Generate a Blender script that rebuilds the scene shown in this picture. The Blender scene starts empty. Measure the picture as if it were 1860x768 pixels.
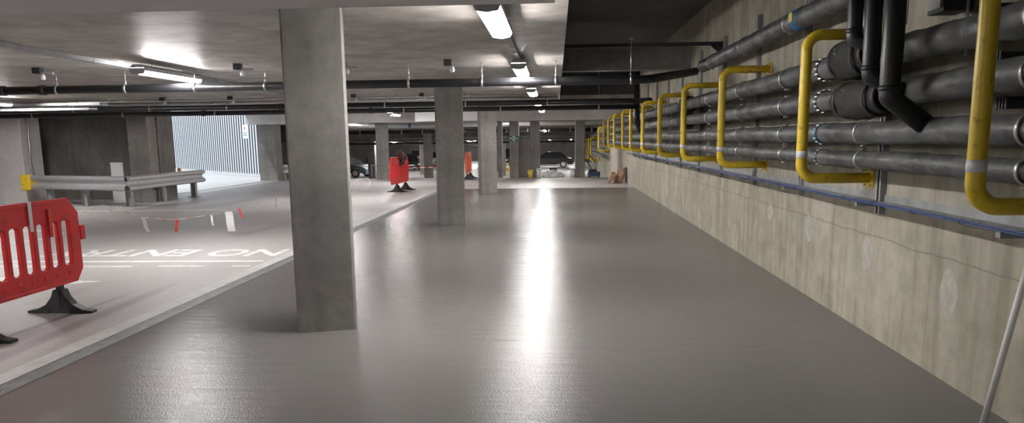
import bpy, bmesh, math, random
from mathutils import Vector, Matrix, noise
PI = math.pi
random.seed(7)
C = bpy.context.scene.collection
SC = bpy.context.scene

# ------------------------------------------------------------------ camera
cam = bpy.data.cameras.new('camera')
cam.sensor_width = 36.0
cam.lens = 1300.0 / 1860.0 * 36.0
cam.shift_y = 68.0 / 1860.0
cam.clip_start = 0.05
cam.clip_end = 400
cam_o = bpy.data.objects.new('camera', cam)
C.objects.link(cam_o)
cam_o.matrix_world = Matrix(((0.99807, 0.003565, 0.061971, 0.0),
                             (0.060704, 0.152518, -0.986435, 0.0),
                             (-0.012968, 0.988294, 0.152007, 1.55),
                             (0, 0, 0, 1)))
SC.camera = cam_o

# ------------------------------------------------------------------ view, world, sun
SC.view_settings.view_transform = 'Standard'
SC.view_settings.look = 'None'
SC.view_settings.gamma = 1.0
SC.view_settings.use_curve_mapping = False
SC.view_settings.exposure = 0.12
SC.cycles.use_denoising = True
SC.cycles.max_bounces = 8
SC.cycles.diffuse_bounces = 6
SC.cycles.sample_clamp_indirect = 6.0
LIGHT = 135.0          # radiance of the batten diffusers
SKY = 1.4
SUN = 1.6
w = bpy.data.worlds.new('World')
SC.world = w
w.use_nodes = True
bg = w.node_tree.nodes['Background']
bg.inputs[0].default_value = (0.80, 0.89, 1.0, 1)
bg.inputs[1].default_value = SKY
sun = bpy.data.lights.new('sun', 'SUN')
sun.energy = SUN
sun.angle = 0.03
sun.color = (1.0, 0.97, 0.92)
sun_o = bpy.data.objects.new('sun', sun)
C.objects.link(sun_o)
sun_o.location = (-30, 20, 30)
sun_o.rotation_euler = (math.radians(28), math.radians(-22), 0)

# ------------------------------------------------------------------ materials
def mat(name, col, rough=0.6, metal=0.0, spec=0.5):
    m = bpy.data.materials.new(name)
    m.use_nodes = True
    b = m.node_tree.nodes['Principled BSDF']
    b.inputs['Base Color'].default_value = (*col, 1)
    b.inputs['Roughness'].default_value = rough
    b.inputs['Metallic'].default_value = metal
    b.inputs['Specular IOR Level'].default_value = spec
    return m

class NT:
    def __init__(s, m):
        s.t = m.node_tree
        s.b = s.t.nodes['Principled BSDF']
        s.tc = s.t.nodes.new('ShaderNodeTexCoord')
    def n(s, typ, **kw):
        nd = s.t.nodes.new(typ)
        for k, v in kw.items():
            setattr(nd, k, v)
        return nd
    def l(s, a, b):
        s.t.links.new(a, b)
    def mapped(s, scale=(1, 1, 1), loc=(0, 0, 0)):
        mp = s.n('ShaderNodeMapping')
        mp.inputs['Scale'].default_value = scale
        mp.inputs['Location'].default_value = loc
        s.l(s.tc.outputs['Object'], mp.inputs[0])
        return mp.outputs[0]
    def noise(s, scale, detail=4, vec=None, rough=0.55):
        nd = s.n('ShaderNodeTexNoise')
        nd.inputs['Scale'].default_value = scale
        nd.inputs['Detail'].default_value = detail
        nd.inputs['Roughness'].default_value = rough
        s.l(vec if vec is not None else s.tc.outputs['Object'], nd.inputs['Vector'])
        return nd.outputs['Fac']
    def ramp(s, fac, stops):
        r = s.n('ShaderNodeValToRGB')
        e = r.color_ramp.elements
        while len(e) < len(stops):
            e.new(0.5)
        for k, (p, c) in enumerate(stops):
            e[k].position = p
            e[k].color = (*c, 1) if len(c) == 3 else c
        s.l(fac, r.inputs[0])
        return r.outputs[0]
    def mix(s, fac, a, b, mode='MIX'):
        m = s.n('ShaderNodeMix', data_type='RGBA', blend_type=mode)
        if isinstance(fac, float):
            m.inputs[0].default_value = fac
        else:
            s.l(fac, m.inputs[0])
        for v, k in ((a, 6), (b, 7)):
            if isinstance(v, tuple):
                m.inputs[k].default_value = (*v, 1)
            else:
                s.l(v, m.inputs[k])
        return m.outputs[2]
    def bump(s, h, strength=0.3, dist=0.01):
        b = s.n('ShaderNodeBump')
        b.inputs['Strength'].default_value = strength
        b.inputs['Distance'].default_value = dist
        s.l(h, b.inputs['Height'])
        s.l(b.outputs[0], s.b.inputs['Normal'])

def g(v, t=(1, 1, 1)):
    return (v * t[0], v * t[1], v * t[2])

def concrete(name, base, var=0.25, streak=0.0, rough=0.8, tint=(1, 0.96, 0.9), pits=True, fine=9.0):
    m = mat(name, g(base, tint), rough)
    n = NT(m)
    f1 = n.noise(1.3, 6)
    c = n.ramp(f1, [(0.3, g(base * (1 - var), tint)), (0.7, g(base * (1 + var), tint))])
    f2 = n.noise(fine, 5)
    c = n.mix(0.5, c, n.ramp(f2, [(0.3, (0.38, 0.38, 0.38)), (0.7, (0.62, 0.62, 0.62))]), 'OVERLAY')
    if streak:
        f3 = n.noise(1.0, 4, n.mapped((5, 5, 0.35)))
        c = n.mix(streak, c, n.ramp(f3, [(0.35, (0.25, 0.24, 0.2)), (0.65, (0.7, 0.7, 0.7))]), 'OVERLAY')
    if pits:
        v = n.n('ShaderNodeTexVoronoi')
        v.inputs['Scale'].default_value = 17
        n.l(n.tc.outputs['Object'], v.inputs['Vector'])
        c = n.mix(n.ramp(v.outputs['Distance'], [(0.05, (0.35,) * 3), (0.12, (0, 0, 0))]), c, g(base * 0.45, tint))
    n.l(c, n.b.inputs['Base Color'])
    n.bump(f2, 0.25, 0.01)
    return m

M = {}
M['column'] = concrete('column_concrete', 0.205, 0.22, 0.2, 0.75, (1, 0.945, 0.885))
M['pale'] = concrete('pale_concrete', 0.72, 0.1, 0.1, 0.75, (1, 0.96, 0.94))
M['ceiling'] = concrete('ceiling_concrete', 0.43, 0.3, 0.3, 0.42, (1, 0.93, 0.865), False, 2.6)
M['darkwall'] = concrete('dark_concrete', 0.19, 0.25, 0.35, 0.8, (1, 0.93, 0.88))
M['gap_shade'] = mat('slat_gap_shade', (0.045, 0.05, 0.06), 0.7)  # near-black colour that stands for the shade in the slat gaps
M['tray_top'] = mat('tray_zinc', (0.8, 0.78, 0.785), 0.6, 0.0)
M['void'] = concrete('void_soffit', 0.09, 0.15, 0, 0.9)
M['beam'] = concrete('beam_concrete', 0.6, 0.15, 0, 0.8, (1, 0.96, 0.95), False)
M['court'] = concrete('court_paving', 0.6, 0.1, 0, 0.8, (1, 1, 1), False)

def resin():
    m = mat('resin_floor', (0.15, 0.146, 0.14), 0.25)
    n = NT(m)
    big = n.noise(0.5, 2, n.mapped((1.6, 0.7, 1)))
    c = n.ramp(big, [(0.2, (0.145, 0.136, 0.131)), (0.8, (0.175, 0.166, 0.160))])
    n.l(c, n.b.inputs['Base Color'])
    sp = n.noise(75, 2)
    wv = n.noise(1.0, 3, n.mapped((1.2, 9, 1)))
    ad = n.n('ShaderNodeMath', operation='MULTIPLY_ADD')
    n.l(wv, ad.inputs[0])
    ad.inputs[1].default_value = 2.0
    n.l(sp, ad.inputs[2])
    n.bump(ad.outputs[0], 0.6, 0.004)
    n.b.inputs['Specular IOR Level'].default_value = 0.12
    r = n.ramp(n.noise(0.8, 2), [(0.2, g(0.17)), (0.8, g(0.22))])
    n.l(r, n.b.inputs['Roughness'])
    return m
M['resin'] = resin()

TYRES = (((-4.03, 3.4), (-4.30, 8.2), 0.12, 0.55), ((-4.52, 4.2), (-4.46, 7.6), 0.05, 0.55))
def drive():
    m = mat('drive_floor', (0.38, 0.36, 0.355), 0.45)
    n = NT(m)
    c = n.ramp(n.noise(0.45, 5), [(0.3, (0.36, 0.335, 0.33)), (0.7, (0.45, 0.425, 0.42))])
    # tyre marks curving across the lane
    tr = n.noise(0.8, 3, n.mapped((1.6, 0.25, 1), (3, 1, 0)))
    c = n.mix(n.ramp(tr, [(0.60, (0, 0, 0)), (0.72, (0.45,) * 3)]), c, (0.17, 0.15, 0.145))
    c = n.mix(0.25, c, n.ramp(n.noise(14, 5), [(0.3, g(0.35)), (0.7, g(0.65))]), 'OVERLAY')
    # tyre marks along the lane beside the drain
    for (ax, ay), (bx, by), wd, k in TYRES:
        d = Vector((bx - ax, by - ay)); L = d.length; d /= L
        sub = n.n('ShaderNodeVectorMath', operation='SUBTRACT')
        n.l(n.tc.outputs['Object'], sub.inputs[0]); sub.inputs[1].default_value = (ax, ay, 0)
        def dot(v):
            q = n.n('ShaderNodeVectorMath', operation='DOT_PRODUCT')
            n.l(sub.outputs[0], q.inputs[0]); q.inputs[1].default_value = v
            return q.outputs['Value']
        across = dot((-d.y, d.x, 0)); along = dot((d.x, d.y, 0))
        ab = n.n('ShaderNodeMath', operation='ABSOLUTE'); n.l(across, ab.inputs[0])
        m1 = n.n('ShaderNodeMapRange', interpolation_type='SMOOTHSTEP'); n.l(ab.outputs[0], m1.inputs[0])
        m1.inputs[1].default_value = wd * 0.3; m1.inputs[2].default_value = wd; m1.inputs[3].default_value = k; m1.inputs[4].default_value = 0
        m2 = n.n('ShaderNodeMapRange', interpolation_type='SMOOTHSTEP'); n.l(along, m2.inputs[0])
        m2.inputs[1].default_value = L * 0.6; m2.inputs[2].default_value = L; m2.inputs[3].default_value = 1; m2.inputs[4].default_value = 0
        mm = n.n('ShaderNodeMath', operation='MULTIPLY'); n.l(m1.outputs[0], mm.inputs[0]); n.l(m2.outputs[0], mm.inputs[1])
        c = n.mix(mm.outputs[0], c, (0.13, 0.115, 0.11))
    n.l(c, n.b.inputs['Base Color'])
    n.bump(n.noise(70, 3), 0.2, 0.003)
    return m
M['drive'] = drive()

def wallmat():
    m = mat('board_marked_wall', (0.5, 0.46, 0.38), 0.8)
    n = NT(m)
    base = n.ramp(n.noise(0.9, 6), [(0.3, (0.33, 0.30, 0.238)), (0.7, (0.44, 0.41, 0.335))])
    st = n.noise(1.0, 6, n.mapped((1, 7, 0.5)))
    base = n.mix(0.5, base, n.ramp(st, [(0.36, (0.30, 0.29, 0.24)), (0.5, (0.5, 0.5, 0.5)), (0.66, (0.62, 0.62, 0.62))]), 'OVERLAY')
    bl = n.noise(5.5, 6)
    base = n.mix(0.5, base, n.ramp(bl, [(0.32, (0.34, 0.34, 0.31)), (0.68, (0.62, 0.62, 0.62))]), 'OVERLAY')
    # algae coloured runs
    al = n.noise(1.0, 5, n.mapped((1, 9, 0.3), (0, 4, 2)))
    base = n.mix(n.ramp(al, [(0.60, (0, 0, 0)), (0.75, (0.4,) * 3)]), base, (0.24, 0.23, 0.12))
    # day joint lines between shutter boards and one horizontal joint
    sep = n.n('ShaderNodeSeparateXYZ')
    n.l(n.tc.outputs['Object'], sep.inputs[0])
    def line(sock, period, off, wd, wob=0.0):
        a = n.n('ShaderNodeMath', operation='ADD')
        n.l(sock, a.inputs[0]); a.inputs[1].default_value = off
        if wob:
            k = n.n('ShaderNodeMath', operation='MULTIPLY_ADD')
            n.l(n.noise(2.5, 3), k.inputs[0]); k.inputs[1].default_value = wob
            n.l(a.outputs[0], k.inputs[2]); a = k
        mo = n.n('ShaderNodeMath', operation='PINGPONG')
        n.l(a.outputs[0], mo.inputs[0]); mo.inputs[1].default_value = period / 2
        lt = n.n('ShaderNodeMath', operation='LESS_THAN')
        n.l(mo.outputs[0], lt.inputs[0]); lt.inputs[1].default_value = wd
        return lt.outputs[0]
    for s_, p, o, wd, k, wob in ((sep.outputs[1], 1.22, 0.1, 0.006, 0.45, 0.02), (sep.outputs[1], 0.305, 0.2, 0.003, 0.16, 0.02), (sep.outputs[2], 3.6, 2.80, 0.006, 0.5, 0.06)):
        ml = n.n('ShaderNodeMath', operation='MULTIPLY')
        n.l(line(s_, p, o, wd, wob), ml.inputs[0]); ml.inputs[1].default_value = k
        base = n.mix(ml.outputs[0], base, (0.16, 0.15, 0.12))
    v = n.n('ShaderNodeTexVoronoi')
    v.inputs['Scale'].default_value = 15
    n.l(n.tc.outputs['Object'], v.inputs['Vector'])
    base = n.mix(n.ramp(v.outputs['Distance'], [(0.05, (0.45,) * 3), (0.14, (0, 0, 0))]), base, (0.2, 0.18, 0.13))
    n.l(base, n.b.inputs['Base Color'])
    n.bump(bl, 0.35, 0.01)
    return m
M['wall'] = wallmat()
M['patch'] = mat('repair_mortar', (0.60, 0.58, 0.54), 0.85)
n = NT(M['patch']); n.l(n.ramp(n.noise(14, 5), [(0.3, (0.36, 0.335, 0.285)), (0.7, (0.52, 0.50, 0.455))]), n.b.inputs['Base Color'])

M['white_paint'] = mat('white_line_paint', (0.72, 0.71, 0.69), 0.5)
n = NT(M['white_paint']); n.l(n.ramp(n.noise(11, 6), [(0.3, (0.5, 0.49, 0.48)), (0.5, (0.76, 0.75, 0.73))]), n.b.inputs['Base Color'])
M['kerb'] = concrete('kerb_strip', 0.5, 0.12, 0, 0.6, (1, 0.99, 0.96), False)

def lagging(name, base):
    m = mat(name, g(base), 0.45)
    n = NT(m)
    f = n.noise(9, 5, n.mapped((1, 0.5, 1)))
    c = n.ramp(f, [(0.3, g(base * 0.55)), (0.5, g(base)), (0.7, g(base * 1.9, (1, .98, .95)))])
    n.l(c, n.b.inputs['Base Color'])
    n.l(n.ramp(n.noise(4, 4), [(0.3, g(0.36)), (0.7, g(0.6))]), n.b.inputs['Roughness'])
    n.bump(n.noise(7, 6), 0.7, 0.03)
    return m
M['lag'] = lagging('grey_lagging', 0.075)
M['black_pipe'] = mat('black_pipe', (0.018, 0.018, 0.02), 0.4)
M['black_cloth'] = mat('black_jacket', (0.02, 0.019, 0.018), 0.75)
n = NT(M['black_cloth']); n.bump(n.noise(12, 4), 0.8, 0.03)
def yellow():
    m = mat('yellow_paint', (0.72, 0.50, 0.03), 0.38)
    n = NT(m)
    c = n.ramp(n.noise(22, 6), [(0.30, (0.42, 0.27, 0.02)), (0.40, (0.74, 0.52, 0.035)), (0.8, (0.80, 0.58, 0.05))])
    n.l(c, n.b.inputs['Base Color'])
    return m
M['yellow'] = yellow()
M['reflective'] = mat('white_reflective_tape', (0.75, 0.75, 0.76), 0.4)
def galv(name='galvanised', base=0.58):
    m = mat(name, g(base), 0.38, 0.55)
    n = NT(m)
    n.l(n.ramp(n.noise(16, 4), [(0.3, g(base * 0.92, (1, 1, 1.02))), (0.7, g(base * 1.08, (1, 1, 1.02)))]), n.b.inputs['Base Color'])
    n.l(n.ramp(n.noise(7, 4), [(0.3, g(0.3)), (0.7, g(0.5))]), n.b.inputs['Roughness'])
    return m
M['galv'] = galv()
M['galv_dull'] = mat('galvanised_dull', (0.36, 0.37, 0.38), 0.55, 0.3)
n = NT(M['galv_dull']); n.l(n.ramp(n.noise(6, 5), [(0.3, (0.26, 0.265, 0.27)), (0.7, (0.42, 0.43, 0.44))]), n.b.inputs['Base Color'])
M['steel'] = mat('zinc_steel', (0.6, 0.6, 0.6), 0.35, 0.9)
M['blue_cable'] = mat('blue_cable', (0.04, 0.09, 0.28), 0.45)
M['blue'] = mat('blue_label', (0.03, 0.15, 0.3), 0.5)
M['label_yellow'] = mat('yellow_label', (0.75, 0.62, 0.12), 0.5)
M['black'] = mat('black_plastic', (0.025, 0.025, 0.027), 0.5)
M['rubber'] = mat('black_rubber', (0.03, 0.03, 0.032), 0.6)
M['white'] = mat('white_plastic', (0.75, 0.75, 0.75), 0.45)
M['grey_plastic'] = mat('grey_plastic', (0.35, 0.35, 0.36), 0.5)
M['dark_steel'] = mat('dark_steel', (0.04, 0.04, 0.042), 0.5, 0.4)
def redp(name, c1, c2):
    m = mat(name, c1, 0.42)
    n = NT(m)
    n.l(n.ramp(n.noise(7, 6), [(0.3, c2), (0.5, c1)]), n.b.inputs['Base Color'])
    return m
M['red'] = redp('red_plastic', (0.72, 0.03, 0.035), (0.5, 0.03, 0.03))
M['orange'] = redp('orange_plastic', (0.72, 0.13, 0.05), (0.5, 0.1, 0.05))
M['paper'] = redp('brown_paper', (0.36, 0.22, 0.15), (0.26, 0.15, 0.10))
n = NT(M['paper']); n.bump(n.noise(9, 4), 0.9, 0.05)
M['slat'] = mat('pale_aluminium', (0.78, 0.81, 0.85), 0.4, 0.2)
M['tape_red'] = mat('red_tape', (0.75, 0.06, 0.04), 0.5)
M['tape_white'] = mat('white_tape', (0.82, 0.80, 0.78), 0.5)
M['green'] = mat('exit_green', (0.02, 0.16, 0.07), 0.4)
M['cone_yellow'] = mat('cone_yellow', (0.8, 0.55, 0.1), 0.5)
M['cloth_dark'] = redp('maroon_cloth', (0.07, 0.01, 0.015), (0.02, 0.008, 0.01))
M['glass'] = mat('car_glass', (0.015, 0.017, 0.02), 0.08)
M['navy'] = mat('navy_plastic', (0.03, 0.05, 0.14), 0.4)
M['amber'] = mat('amber_reflector', (0.8, 0.35, 0.08), 0.4)
M['lens'] = mat('headlamp', (0.7, 0.72, 0.75), 0.15)
for k, c in dict(car_grey=(0.10, 0.13, 0.15), car_white=(0.7, 0.7, 0.7), car_black=(0.02, 0.02, 0.024), car_blue=(0.02, 0.05, 0.2)).items():
    M[k] = mat(k, c, 0.2, 0.2)
def emit(name, strength, col=(1, 0.975, 0.96)):
    m = mat(name, (0.9, 0.9, 0.9), 0.5)
    b = m.node_tree.nodes['Principled BSDF']
    b.inputs['Emission Color'].default_value = (*col, 1)
    b.inputs['Emission Strength'].default_value = strength
    return m
M['diffuser'] = emit('batten_diffuser', LIGHT)

# ------------------------------------------------------------------ mesh helpers
class MB:
    def __init__(s):
        s.v = []; s.f = []; s.sm = []
    def add(s, vs, fs, smooth=False):
        o = len(s.v)
        s.v += [tuple(p) for p in vs]
        s.f += [tuple(i + o for i in q) for q in fs]
        s.sm += [smooth] * len(fs)
        return s
    def box(s, x0, x1, y0, y1, z0, z1, rz=0.0, piv=None):
        vs = [Vector((x, y, z)) for z in (z0, z1) for x, y in ((x0, y0), (x1, y0), (x1, y1), (x0, y1))]
        if rz:
            p = Vector(piv) if piv else Vector(((x0 + x1) / 2, (y0 + y1) / 2, 0))
            Rm = Matrix.Rotation(rz, 4, 'Z')
            vs = [Rm @ (q - p) + p for q in vs]
        return s.add(vs, [(0, 3, 2, 1), (4, 5, 6, 7), (0, 1, 5, 4), (1, 2, 6, 5), (2, 3, 7, 6), (3, 0, 4, 7)])
    def cbox(s, x0, x1, y0, y1, z0, z1, c):
        """box with chamfered vertical edges"""
        pts = [(x0 + c, y0), (x1 - c, y0), (x1, y0 + c), (x1, y1 - c), (x1 - c, y1), (x0 + c, y1), (x0, y1 - c), (x0, y0 + c)]
        return s.prism(pts, z0, z1)
    def prism(s, pts, z0, z1, axis='z'):
        n_ = len(pts)
        def P(a, b, h):
            return (a, b, h) if axis == 'z' else ((h, a, b) if axis == 'x' else (a, h, b))
        vs = [P(a, b, z0) for a, b in pts] + [P(a, b, z1) for a, b in pts]
        fs = [tuple(reversed(range(n_))), tuple(range(n_, 2 * n_))] + [(i, (i + 1) % n_, n_ + (i + 1) % n_, n_ + i) for i in range(n_)]
        return s.add(vs, fs)
    def tube(s, path, r, seg=14, cap=True, smooth=True, rads=None):
        P = [Vector(p) for p in path]
        P = [p for i, p in enumerate(P) if i == 0 or (p - P[i - 1]).length > 1e-6]
        n_ = len(P)
        T = []
        for i in range(n_):
            a = P[max(i - 1, 0)]; b = P[min(i + 1, n_ - 1)]
            if 0 < i < n_ - 1:
                t = (P[i] - a).normalized() + (b - P[i]).normalized()
            else:
                t = b - a
            T.append(t.normalized())
        up = Vector((0, 0, 1)) if abs(T[0].z) < 0.9 else Vector((1, 0, 0))
        u = T[0].cross(up).normalized()
        vs = []
        for i in range(n_):
            u = (u - T[i] * u.dot(T[i])).normalized()
            v = T[i].cross(u)
            rr = rads[i] if rads else r
            sc = 1.0
            if 0 < i < n_ - 1:
                c_ = (P[i] - P[i - 1]).normalized().dot(T[i])
                sc = 1.0 / max(c_, 0.6)
            for k in range(seg):
                a = 2 * PI * k / seg
                vs.append(P[i] + (u * math.cos(a) + v * math.sin(a)) * rr * (1 + (sc - 1) * 0.5))
        fs = []
        for i in range(n_ - 1):
            for k in range(seg):
                k2 = (k + 1) % seg
                fs.append((i * seg + k, i * seg + k2, (i + 1) * seg + k2, (i + 1) * seg + k))
        s.add(vs, fs, smooth)
        if cap:
            o = len(s.v) - len(vs)
            s.f.append(tuple(reversed([o + k for k in range(seg)]))); s.sm.append(False)
            s.f.append(tuple(o + (n_ - 1) * seg + k for k in range(seg))); s.sm.append(False)
        return s
    def ring(s, c, axis, r, wd, th=0.004, seg=20):
        """flat band clamped round a pipe of radius r"""
        a = Vector(axis).normalized(); c = Vector(c)
        up = Vector((0, 0, 1)) if abs(a.z) < 0.9 else Vector((1, 0, 0))
        u = a.cross(up).normalized(); v = a.cross(u)
        vs = []
        for (rr, h) in ((r - 0.001, -wd / 2), (r + th, -wd / 2), (r + th, wd / 2), (r - 0.001, wd / 2)):
            for k in range(seg):
                t = 2 * PI * k / seg
                vs.append(c + a * h + (u * math.cos(t) + v * math.sin(t)) * rr)
        fs = []
        for j in range(3):
            for k in range(seg):
                k2 = (k + 1) % seg
                fs.append((j * seg + k, j * seg + k2, (j + 1) * seg + k2, (j + 1) * seg + k))
        return s.add(vs, fs, True)
    def lathe(s, prof, c=(0, 0, 0), seg=24, smooth=True):
        vs = []
        for r, z in prof:
            for k in range(seg):
                t = 2 * PI * k / seg
                vs.append((c[0] + r * math.cos(t), c[1] + r * math.sin(t), c[2] + z))
        fs = []
        for i in range(len(prof) - 1):
            for k in range(seg):
                k2 = (k + 1) % seg
                fs.append((i * seg + k, i * seg + k2, (i + 1) * seg + k2, (i + 1) * seg + k))
        fs.append(tuple(reversed(range(seg)))); fs.append(tuple((len(prof) - 1) * seg + k for k in range(seg)))
        return s.add(vs, fs, smooth)
    def lump(s, c, rad, amp=0.15, freq=3.0, sub=3, flat=None, seed=0):
        bm = bmesh.new()
        bmesh.ops.create_icosphere(bm, subdivisions=sub, radius=1.0)
        vs = []
        for v in bm.verts:
            d = v.co.normalized()
            k = 1 + amp * noise.noise(d * freq + Vector((seed, seed * 2.1, 0))) * 2
            p = Vector((d.x * rad[0] * k + c[0], d.y * rad[1] * k + c[1], d.z * rad[2] * k + c[2]))
            if flat is not None:
                p.z = max(p.z, flat)
            vs.append(p)
        fs = [tuple(v.index for v in f.verts) for f in bm.faces]
        bm.free()
        return s.add(vs, fs, True)
    def mesh(s, name):
        me = bpy.data.meshes.new(name)
        me.from_pydata(s.v, [], s.f)
        me.polygons.foreach_set('use_smooth', s.sm)
        me.update()
        return me

def obj(name, mb, m, parent=None, label=None, bevel=0.0):
    me = mb.mesh(name) if isinstance(mb, MB) else mb
    if not me.materials:
        me.materials.append(m)
    o = bpy.data.objects.new(name, me)
    C.objects.link(o)
    if parent:
        o.parent = parent
    if label:
        o['label'] = label
    if bevel:
        b = o.modifiers.new('bevel', 'BEVEL'); b.width = bevel; b.segments = 2; b.limit_method = 'ANGLE'
    return o

def tag(o, label, cat, group=None):
    o['label'] = label; o['category'] = cat
    if group:
        o['group'] = group
    return o

def thing(name, label, cat, loc=(0, 0, 0), rz=0.0, group=None):
    o = bpy.data.objects.new(name, None)
    o.empty_display_size = 0.1
    C.objects.link(o)
    o.location = loc; o.rotation_euler = (0, 0, rz)
    return tag(o, label, cat, group)

def struct(name, mb, m, bevel=0.0):
    o = obj(name, mb, m, None, None, bevel)
    o['kind'] = 'structure'
    return o

def clone(root, loc, rz=None, label=None):
    def cp(o, par):
        c = o.copy(); C.objects.link(c); c.parent = par
        for ch in [x for x in C.objects if x.parent == o]:
            cp(ch, c)
        return c
    r = cp(root, None)
    r.location = loc
    if rz is not None:
        r.rotation_euler = (0, 0, rz)
    if label:
        r['label'] = label
    return r

def arc_path(pts, r, n_=7):
    """round the inner corners of a polyline"""
    P = [Vector(p) for p in pts]
    out = [P[0]]
    for i in range(1, len(P) - 1):
        a = (P[i - 1] - P[i]).normalized(); b = (P[i + 1] - P[i]).normalized()
        ang = a.angle(b)
        d = r / math.tan(ang / 2)
        p0 = P[i] + a * d; p1 = P[i] + b * d
        cc = P[i] + (a + b).normalized() * (r / math.sin(ang / 2))
        for k in range(n_ + 1):
            t = k / n_
            q = (p0 - cc).lerp(p1 - cc, t).normalized() * r + cc
            out.append(q)
    out.append(P[-1])
    return out

XW = 2.44      # face of the board marked wall
ZC = 2.59      # soffit over the bays
ZV = 3.65      # soffit of the tall service void
LOW = -1.10    # floor of the lower deck beyond the slab edge

# ------------------------------------------------------------------ setting
M['drive_low'] = mat('lower_deck_floor', (0.5, 0.49, 0.485), 0.3)
struct('floor_resin', MB().box(-3.47, XW, -8, 22.6, -0.25, 0.0), M['resin'])
fd = MB().box(-11.7, -3.80, -8, 29.4, -0.25, 0.0).box(-32, -11.7, -8, 20.3, -0.25, 0.0)
fd.box(-3.80, XW, 22.6, 29.4, -0.25, 0.0)
struct('floor_drive', fd, M['drive'])
struct('floor_lower', MB().box(-37, 6, 29.4, 92, LOW - 0.2, LOW), M['drive_low'])
struct('trim_1', MB().box(-3.80, -3.635, -8, 22.6, -0.25, 0.004), M['kerb'])
struct('floor_court', MB().box(-60, -11.7, 20.3, 29.4, -0.3, -0.004).prism([(-60, 29.4), (-12.1, 29.4), (-32.2, 80), (-60, 80)], -0.3, -0.004), M['court'])
struct('trim_2', MB().box(-11.78, -11.66, 20.3, 27.8, -0.2, 0.012), M['kerb'])

# soffits: bays, void, court side
ce = MB().box(-32, 0.10, -8, 20.3, ZC, ZC + 0.3).box(-12.2, 0.10, 20.3, 47, ZC, ZC + 0.3).box(0.10, XW + 0.3, 23.2, 47, ZC, ZC + 0.3).prism([(-12.2, 29.5), (-12.2, 47), (-18.8, 47)], ZC, ZC + 0.3)
struct('ceiling', ce, M['ceiling'])
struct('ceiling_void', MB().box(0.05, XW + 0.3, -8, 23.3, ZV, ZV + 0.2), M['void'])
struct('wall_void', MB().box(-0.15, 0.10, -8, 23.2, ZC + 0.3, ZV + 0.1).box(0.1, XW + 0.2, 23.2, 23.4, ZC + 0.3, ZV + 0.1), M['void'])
struct('ceiling_lower', MB().prism([(-18.7, 46.6), (6, 46.6), (6, 92), (-36.6, 92)], 1.5, 1.8), M['ceiling'])
struct('wall_right', MB().box(XW, XW + 0.3, -8, 50, -1.3, ZV + 0.1), M['wall'])
struct('wall_rear', MB().box(-32, XW + 0.3, -8.3, -8, -0.3, ZV + 0.2), M['column'])
struct('wall_left', MB().box(-32.3, -32, -8.3, 20.4, -0.3, 2.9), M['darkwall'])
struct('wall_ramp', MB().box(-32, -11.05, 19.5, 20.3, 0, ZC), M['darkwall'])
struct('wall_court', MB().prism([(-11.9, 29.4), (-36.7, 92), (-37.1, 92), (-12.25, 29.4)], LOW - 0.1, 4.5).box(-60, -59.7, 20.3, 80, -0.3, 4.5), M['beam'])
struct('wall_far', MB().box(-37.2, 6, 92, 92.3, LOW - 0.1, 2.9), M['beam'])
struct('wall_lower', MB().box(5.8, 6, 50, 92, LOW - 0.1, 2.9), M['column'])
struct('trim_3', MB().box(-12.2, XW, 29.32, 29.42, LOW, 0.0), M['beam'])

# ------------------------------------------------------------------ beams
def beam(x0, x1, y0, y1, z0, z1, label, m='beam'):
    o = thing('concrete_beam', label, 'beam', ((x0 + x1) / 2, y0, z0))
    a = MB().box(-(x1 - x0) / 2, (x1 - x0) / 2, 0, y1 - y0, 0, z1 - z0)
    me = obj('concrete_beam', a, M[m])
    C.objects.unlink(me)
    C.objects.link(me)
    bpy.data.objects.remove(o)
    me.location = ((x0 + x1) / 2, y0, z0)
    return tag(me, label, 'beam')
beam(-12.2, XW, 27.9, 28.6, 2.24, ZC, 'long pale concrete downstand beam behind the second set of black pipes')
beam(0.10, XW, 13.45, 13.75, 2.76, 3.22, 'short dark concrete beam crossing the tall void beside the wall', 'column')
beam(-18.6, XW, 46.4, 46.7, 1.5, ZC, 'deep brown concrete beam where the soffit steps down to the lower deck', 'column')
beam(-12.0, XW, 37.0, 37.4, 2.12, ZC, 'shadowed concrete beam behind the silver duct pipe', 'column')

# ------------------------------------------------------------------ columns
def column(x, y, wx, wy, rz, label, z0=0.0, z1=ZC, m='column', ch=0.014):
    mb = MB().cbox(-wx / 2, wx / 2, -wy / 2, wy / 2, 0, z1 - z0, ch)
    o = obj('concrete_column', mb, M[m])
    o.location = (x, y, z0); o.rotation_euler = (0, 0, rz)
    return tag(o, label, 'column')
R_ = math.radians
column(-1.95, 5.86, 0.47, 0.47, R_(15), 'big square concrete column on the glossy floor, closest to the camera')
column(-1.97, 13.30, 0.47, 0.47, R_(15), 'second concrete column along the glossy floor, beyond the big one')
column(-1.99, 20.85, 0.47, 0.47, R_(15), 'third concrete column, standing at the far end of the glossy floor')
column(-6.98, 28.75, 0.47, 0.5, R_(8), 'concrete column standing between the red barrier and the dark parked estate car')
column(-1.67, 29.0, 0.37, 0.5, 0, 'dark concrete column carrying the green exit sign')
column(-0.84, 29.0, 0.38, 0.5, 0, 'concrete column at the slab edge beside the orange bucket')
column(0.95, 29.0, 0.38, 0.5, 0, 'concrete column at the slab edge near the brown paper sacks')
column(-10.88, 18.45, 0.52, 0.52, R_(6), 'concrete column rising behind the steel crash barrier')
WIDE = column(-14.62, 18.55, 1.20, 0.75, 0, 'wide pale column carrying conduit at the end of the crash barrier', m='pale')
column(-11.55, 28.6, 0.75, 0.55, 0, 'brown concrete column beside the slatted screen')
column(-2.25, 29.1, 0.18, 0.4, 0, 'narrow concrete pier seen just past the third column')
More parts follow.
